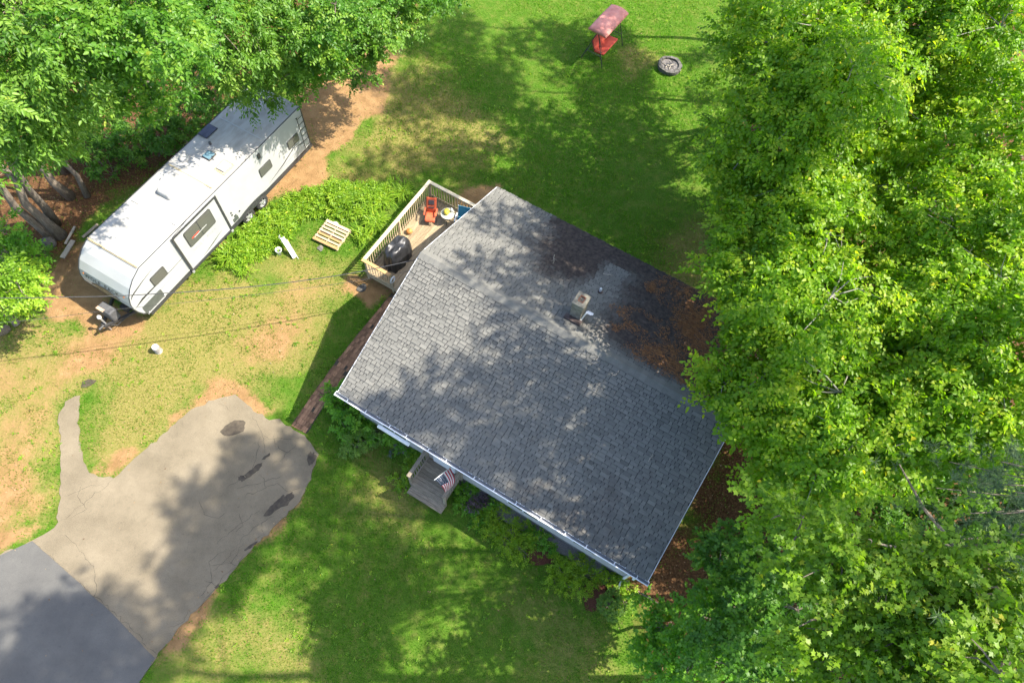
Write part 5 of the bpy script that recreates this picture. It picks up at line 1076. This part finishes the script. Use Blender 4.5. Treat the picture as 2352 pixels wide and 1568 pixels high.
slim = tree('shade_birch', 'unseen tall slim birch added to shade the rear lawn, off the right edge', (14.5, 21), [(12.2, 20.4, 19, 1.3), (13.0, 21.6, 21, 1.4), (12.0, 22.4, 19.6, 1.2), (13.4, 20.2, 23, 1.4), (12.6, 21.4, 25, 1.3), (13.4, 22.6, 23.6, 1.2), (11.6, 19.0, 18, 1.0), (13.6, 20.6, 15.5, 1.0), (14.2, 21.4, 13.5, .9), (13.8, 20.4, 11.5, .8)], 'leaf_birch', 'birch_bark', .13, 20, 35, group=GR, **birch)  # slim crowns out of view, added and shaped to shade lawn and roof
copy_tree(slim, (14.2, 27.2, 0), .5, 'unseen tall slim birch added for shade off the top right corner', .95, GR)
copy_tree(slim, (11.3, 31.4, 0), 2.2, 'unseen tall slim birch added for shade off the top edge behind the swing', 1.0, GR)
copy_tree(slim, (13.4, 24.6, 0), -.9, 'unseen tall slim birch added for shade between two others off the right edge', 1.0, GR)
copy_tree(slim, (17.0, 30.6, 0), .3, 'unseen slim birch added for shade off the top right corner above the others', .76, GR)
copy_tree(slim, (17.6, 27.4, 0), -.4, 'unseen slim birch added for shade second from the top right corner', .78, GR)
copy_tree(slim, (14.0, 9.3, 0), .25, 'unseen tall slim birch added to shade the roof, level with the front gutter', .9, GR)
copy_tree(slim, (14.4, 15.6, 0), -.2, 'unseen tall slim birch added to shade the roof, level with the rear eave', .86, GR)
copy_tree(slim, (14.2, 12.4, 0), -.5, 'unseen tall slim birch added to shade the roof, off the right edge', .9, GR)
copy_tree(tall, (10.6, .9, 0), 2.4, 'very tall oak standing below the lower right picture corner', 1.0, GR)

# ------------------------------------------------------------------ shrubs and beds
def shrub(name, label, blobs, mat, cat='shrub', dens=120, seed=0, stem=True, group=None, zsq=.8, shape='leaf', inner=.5, **kw):
    rg = np.random.default_rng(seed); b = np.array([*blobs[0][:2], 0.]); t = thing(name, label, cat, tuple(b), 0, group); Vs = []; Ts = []; st = MB()
    for (x, y, z, r) in blobs:
        C, O = lobe_clumps(rg, (x, y, z), r, dens, zsq, inner); C[:, 2] = np.maximum(C[:, 2], .04); v, tt = sprays(rg, C, O, shape=shape, **kw); Vs.append(v); Ts.append(tt)
        for q in range(5): e = C[rg.integers(len(C))]; st.tube([np.array([x, y, 0]) * .6 + b * .4 - b, (e + [x, y, 0]) / 2 - b, e - b], [.018, .012, .005], 4, False)
    V = np.concatenate(Vs) - b; V[..., 2] = np.maximum(V[..., 2], .01); link('foliage', tri_mesh('foliage', V, V.shape[1], LEAF_F if shape == 'leaf' else MAPLE_F, np.concatenate(Ts), M[mat]), t); st.build('stems', M['bark'], t); return t
G = lambda *a: [(*at(u, v, z)[:2], z, r) for u, v, z, r in a]
sm = dict(twigs=4, per=6, tl=.22, ll=.12, lw=.06, droop=.25)
shrub('leafy_shrub', 'broad leaved bright shrub at the front left house corner', G((785, 925, .7, .55), (830, 960, .65, .52), (795, 985, .5, .45), (870, 985, .5, .46), (765, 900, .45, .36)), 'leaf_shrub', dens=110, seed=41, **dict(sm, ll=.15, lw=.07))
shrub('arborvitae', 'two toned evergreen bush in front of the leafy corner shrub', G((815, 1015, .6, .38), (852, 1005, .5, .38), (800, 1035, .35, .26)), 'leaf_box', dens=420, seed=42, inner=.75, **dict(sm, ll=.06, lw=.025, tl=.12))
shrub('boxwood_ball', 'clipped round evergreen ball at the right end of the front bed', G((1403, 1387, .40, .40),), 'leaf_box', dens=1500, seed=43, inner=.88, zsq=1.0, **dict(sm, ll=.045, lw=.025, tl=.07))
shrub('purple_maple', 'small purple leaved shrub right of the porch', G((1092, 1160, .25, .26), (1108, 1150, .2, .2)), 'leaf_purple', dens=200, seed=44, **dict(sm, ll=.07, lw=.04, tl=.15))
shrub('blue_spruce', 'small blue grey plant left of the porch', G((905, 1037, .12, .17),), 'leaf_blue', dens=220, seed=45, **dict(sm, ll=.06, lw=.02, tl=.1))
yw = dict(twigs=4, per=7, tl=.20, ll=.07, lw=.028, droop=.05)
for i, (b, mt, lb) in enumerate((
    (G((1120, 1195, .16, .40), (1165, 1235, .20, .50), (1195, 1225, .20, .45), (1150, 1185, .16, .42), (1205, 1262, .16, .38), (1130, 1225, .14, .35), (1175, 1262, .14, .3)), 'leaf_yew', 'spreading low evergreen in the front bed right of the purple shrub'),
    (G((1290, 1310, .20, .46), (1335, 1335, .20, .48), (1315, 1285, .16, .40), (1360, 1320, .16, .36), (1275, 1335, .14, .3), (1300, 1345, .12, .3)), 'leaf_yew', 'spreading low evergreen between the two mulch patches'),
    (G((1005, 1015, .14, .3), (965, 1010, .14, .42), (920, 990, .16, .42), (890, 1000, .14, .4), (935, 1020, .12, .4), (880, 970, .18, .35), (975, 1035, .12, .3)), 'leaf_shrub', 'low leafy groundcover along the gravel left of the porch'),
    (G((945, 1070, .18, .36), (925, 1095, .14, .32), (962, 1050, .18, .3), (930, 1120, .10, .26)), 'leaf_weed', 'bright leafy perennial clump against the porch left rail'),
    (G((1060, 1130, .15, .3), (1080, 1122, .18, .32), (1125, 1160, .14, .3), (1060, 1165, .10, .25), (1100, 1190, .1, .3)), 'leaf_shrub', 'dark leafy clump behind the porch right rail'),
    (G((1235, 1235, .14, .32), (1265, 1255, .12, .28), (1220, 1225, .14, .28)), 'leaf_shrub', 'leafy clump above the first mulch patch'),
    (G((1420, 1335, .2, .26), (1447, 1355, .3, .28), (1400, 1325, .14, .28), (1435, 1385, .2, .3)), 'leaf_weed', 'leafy weeds at the foot of the right downspout'))):
    shrub('groundcover_shrub', lb, b, mt, dens=210, seed=50 + i, zsq=.55, group='front bed plants', **(yw if mt == 'leaf_yew' else dict(sm, ll=.09, lw=.045, tl=.16)))
# understory shrubs behind the trailer
for i, (b, lb) in enumerate(((G((300, 330, 1.2, .9), (360, 300, 1.4, .9)), 'dark shrub behind the trailer air conditioner'), (G((430, 260, 1.4, .9), (400, 300, 1, .7)), 'dark shrub behind the trailer solar panel'), (G((240, 370, .9, .7), (200, 330, 1.2, .8)), 'dark shrub left of the trailer on leaf litter'), (G((240, 290, 1.6, .9),), 'dark shrub beside the single grey trunk'), (G((510, 210, 1.6, .9),), 'dark shrub at the rear of the trailer'), (G((60, 600, .6, .5), (90, 590, .5, .35)), 'low green shrub under the left sapling'))):
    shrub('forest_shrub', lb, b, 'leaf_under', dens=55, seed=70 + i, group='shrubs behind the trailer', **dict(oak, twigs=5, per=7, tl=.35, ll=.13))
# weed bed: uncountable leafy growth
def weed_bed():
    rg = np.random.default_rng(80); poly = gpoly([(505, 600), (535, 568), (575, 530), (640, 482), (700, 450), (780, 432), (850, 430), (895, 442), (885, 475), (850, 482), (800, 482), (730, 488), (690, 502), (645, 545), (605, 580), (570, 604), (548, 618), (522, 612)])
    lo = poly.min(0); hi = poly.max(0); p = rg.uniform(lo, hi, (1500, 2)); k = sdist(p[:, 0], p[:, 1], poly) + (vn(p[:, 0], p[:, 1], .7, 3) - .5) * .9 > 0; p = p[k]; h = .12 + .50 * vn(p[:, 0], p[:, 1], .9, 4) * np.clip(sdist(p[:, 0], p[:, 1], poly) / .5 + .4, .2, 1)
    C = np.concatenate([np.column_stack([p + rg.normal(0, .05, p.shape), h * f]) for f in (.35, .7, 1.0)]); O = nrmz(np.column_stack([rg.normal(0, .5, (len(C), 2)), np.ones(len(C))]))
    v, t = sprays(rg, C, O, twigs=4, per=6, tl=.27, ll=.15, lw=.055, droop=.25); v[..., 2] = np.maximum(v[..., 2], .01)
    link('weed_bed', tri_mesh('weed_bed', v, 6, LEAF_F, t, M['leaf_weed']), label='thick bed of bright green weeds beside the trailer', cat='weeds', kind='stuff')
weed_bed()
def blades(name, label, c, n, L_, w_, seed, mat='leaf_weed', spread=.12, group='long leaved clumps by the deck'):
    rg = np.random.default_rng(seed); t = thing(name, label, 'plant', (c[0], c[1], 0), 0, group); a = rg.uniform(0, 6.28, n); l = L_ * rg.uniform(.6, 1.1, n); b = np.column_stack([rg.normal(0, spread, n), rg.normal(0, spread, n), np.zeros(n)]); d = np.column_stack([np.cos(a), np.sin(a), np.zeros(n)]); s = np.column_stack([-np.sin(a), np.cos(a), np.zeros(n)]) * w_ / 2; lean = rg.uniform(.35, .9, n)[:, None]
    q = lambda f, k: b + d * l[:, None] * lean * f + UP * (l[:, None] * (k - .25 * lean * f))
    V = np.stack([q(0, 0) - s * .7, q(0, 0) + s * .7, q(.45, .62) - s, q(.45, .62) + s, q(.85, .78) - s * .7, q(.85, .78) + s * .7, q(1.15, .68)], 1)
    me = tri_mesh('leaves', V, 7, [(0, 1, 3), (0, 3, 2), (2, 3, 5), (2, 5, 4), (4, 5, 6)], np.clip(rg.normal(.55, .2, n), 0, .95), M[mat]); link('leaves', me, t)
for i, (u, v, n, l, lb) in enumerate(((865, 520, 170, .75, 'arching long leaved clump between pallet and deck'), (925, 448, 150, .70, 'long leaved clump at the rear left deck corner'), (880, 470, 130, .65, 'long leaved clump left of the rear deck corner'), (850, 490, 110, .6, 'small long leaved clump above the pallet'), (835, 545, 120, .6, 'long leaved clump right below the pallet corner'), (530, 590, 150, .85, 'long leaved clump at the left tip of the weed bed'), (900, 435, 110, .6, 'long leaved clump at the top end of the weed bed'), (560, 625, 90, .5, 'short leafy clump at the lower edge of the weed bed'))): blades('daylily_clump', lb, at(u, v), n, l, .035, 90 + i, spread=.16)

# fallen leaves, twigs and pebbles on bare ground; weeds in the lawn
def ground_bits():
    rg = np.random.default_rng(120); N = 90000; x = rg.uniform(-22, 14, N); y = rg.uniform(-1, 34, N); d, r, l = zones(x, y)
    k = rg.random(N) < np.clip(.16 * d + .55 * l + .10 * r * (vn(x, y, .8, 31) > .55) + .006, 0, 1)
    for q in (P_HOUSE, P_DECK, P_PORCH, P_RV): k &= sdist(x, y, q) < .1
    x, y = x[k], y[k]; n = len(x); a = rg.uniform(0, 6.28, n); L_ = rg.uniform(.02, .075, n); w_ = L_ * rg.uniform(.25, .7, n)
    z = np.where(sdist(x, y, P_DRIVE) > -.05, .024, .018) + rg.uniform(0, .012, n); B = np.column_stack([x, y, z]); e = np.column_stack([np.cos(a), np.sin(a), rg.normal(0, .25, n)]); f = np.column_stack([-np.sin(a), np.cos(a), rg.normal(0, .25, n)])
    V = np.stack([B - e * L_[:, None] / 2, B - f * w_[:, None] / 2, B + e * L_[:, None] / 2, B + f * w_[:, None] / 2], 1)
    link('fallen_leaves', tri_mesh('fallen_leaves', V, 4, [(0, 1, 2, 3)], rg.random(n) * .95, M['dead_leaf']), label='dry fallen leaves and twigs scattered over the bare soil', cat='leaf litter', kind='stuff')
    N = 16000; x = rg.uniform(-20, 9, N); y = rg.uniform(0, 34, N); d, r, l = zones(x, y); k = (rg.random(N) < .30 * (vn(x, y, 1.5, 33) > .5) + .06) & (d < .5) & (l < .4)
    for q in (P_HOUSE, P_DECK, P_PORCH, P_RV, P_DRIVE, P_PATH): k &= sdist(x, y, q) < -.05
    C = np.column_stack([x[k], y[k], np.full(k.sum(), .02)]); O = np.tile(UP, (len(C), 1)); v, t = sprays(rg, C, O, twigs=3, per=3, tl=.07, ll=.07, lw=.035, droop=.1, ctint=.4)
    v[..., 2] = np.maximum(v[..., 2], .012); link('lawn_weeds', tri_mesh('lawn_weeds', v, 6, LEAF_F, t, M['leaf_weed']), label='broad leaved weeds dotted through the lawn', cat='weeds', kind='stuff')
M['dead_leaf'] = leaf_mat('dead_leaf', (.07, .035, .015), (.20, .115, .05), (.34, .24, .13), .1, (1, .8, .5))
ground_bits()
# ------------------------------------------------------------------ lawn
def lawn():
    rg = np.random.default_rng(100); N = 520000
    # denser towards the picture
    p = np.column_stack([rg.uniform(-23, 13, N), rg.uniform(-6, 37, N)]); x, y = p.T
    P3 = np.column_stack([x, y, np.zeros(N) - CH]); dd = P3 @ _f; u = 1176 + F_PX * (P3 @ CR) / dd; v = 784 - F_PX * (P3 @ CU) / dd
    k = (u > -60) & (u < 2420) & (v > -60) & (v < 1640); k |= (rg.random(N) < .45) & (u > -700) & (v > -300) & (v < 2300); x, y = x[k], y[k]
    ok = np.ones(len(x), bool)
    for q, m in ((P_DRIVE, .0), (P_HOUSE, .15), (P_PATH, -.02), (P_PORCH, 0.), (P_DECK, .0)): ok &= sdist(x, y, q) + m + (vn(x, y, .25, 7) - .5) * .14 < 0
    ok &= sdist(x, y, P_RV) < .1; ok &= np.hypot(x - at(1538, 152)[0], y - at(1538, 152)[1]) > .66
    for u_, v_, r_ in MULCH: c = at(u_, v_); ok &= np.hypot(x - c[0], y - c[1]) > r_ / 75
    g = np.array([hw(.6, -.1)[:2], hw(HL, -.15)[:2], hw(HL, .4)[:2], hw(.6, .4)[:2]]); ok &= sdist(x, y, g) < -.02
    x, y = x[ok], y[ok]; d, r, l = zones(x, y); n1 = vn(x, y, .5, 21); n2 = vn(x, y, 2.2, 22)
    keep = rg.random(len(x)) < np.clip(1.05 - 1.15 * d - .9 * l - .85 * r * (n1 > .4), .02, 1) ; x, y, r, n1, n2 = x[keep], y[keep], r[keep], n1[keep], n2[keep]; n = len(x)
    h = rg.uniform(.03, .065, n) * (.7 + .6 * n1); a = rg.uniform(0, 6.28, n); w_ = rg.uniform(.010, .022, n); ln = rg.uniform(.2, .9, n) * h
    z = np.full(n, -.02); B = np.column_stack([x, y, z]); s = np.column_stack([-np.sin(a) * w_, np.cos(a) * w_, 0 * a]); tip = B + np.column_stack([np.cos(a) * ln, np.sin(a) * ln, h + .03])
    V = np.stack([B - s, B + s, tip], 1); t = np.clip(.30 + .25 * n2 + .22 * (n1 - .5) + r * .62 * (rg.random(n) < .75) + rg.normal(0, .12, n), .02, .93)
    link('grass', tri_mesh('grass', V, 3, [(0, 1, 2)], t, M['grass']), label='short patchy lawn grass across the yard', cat='grass', kind='stuff')
lawn()
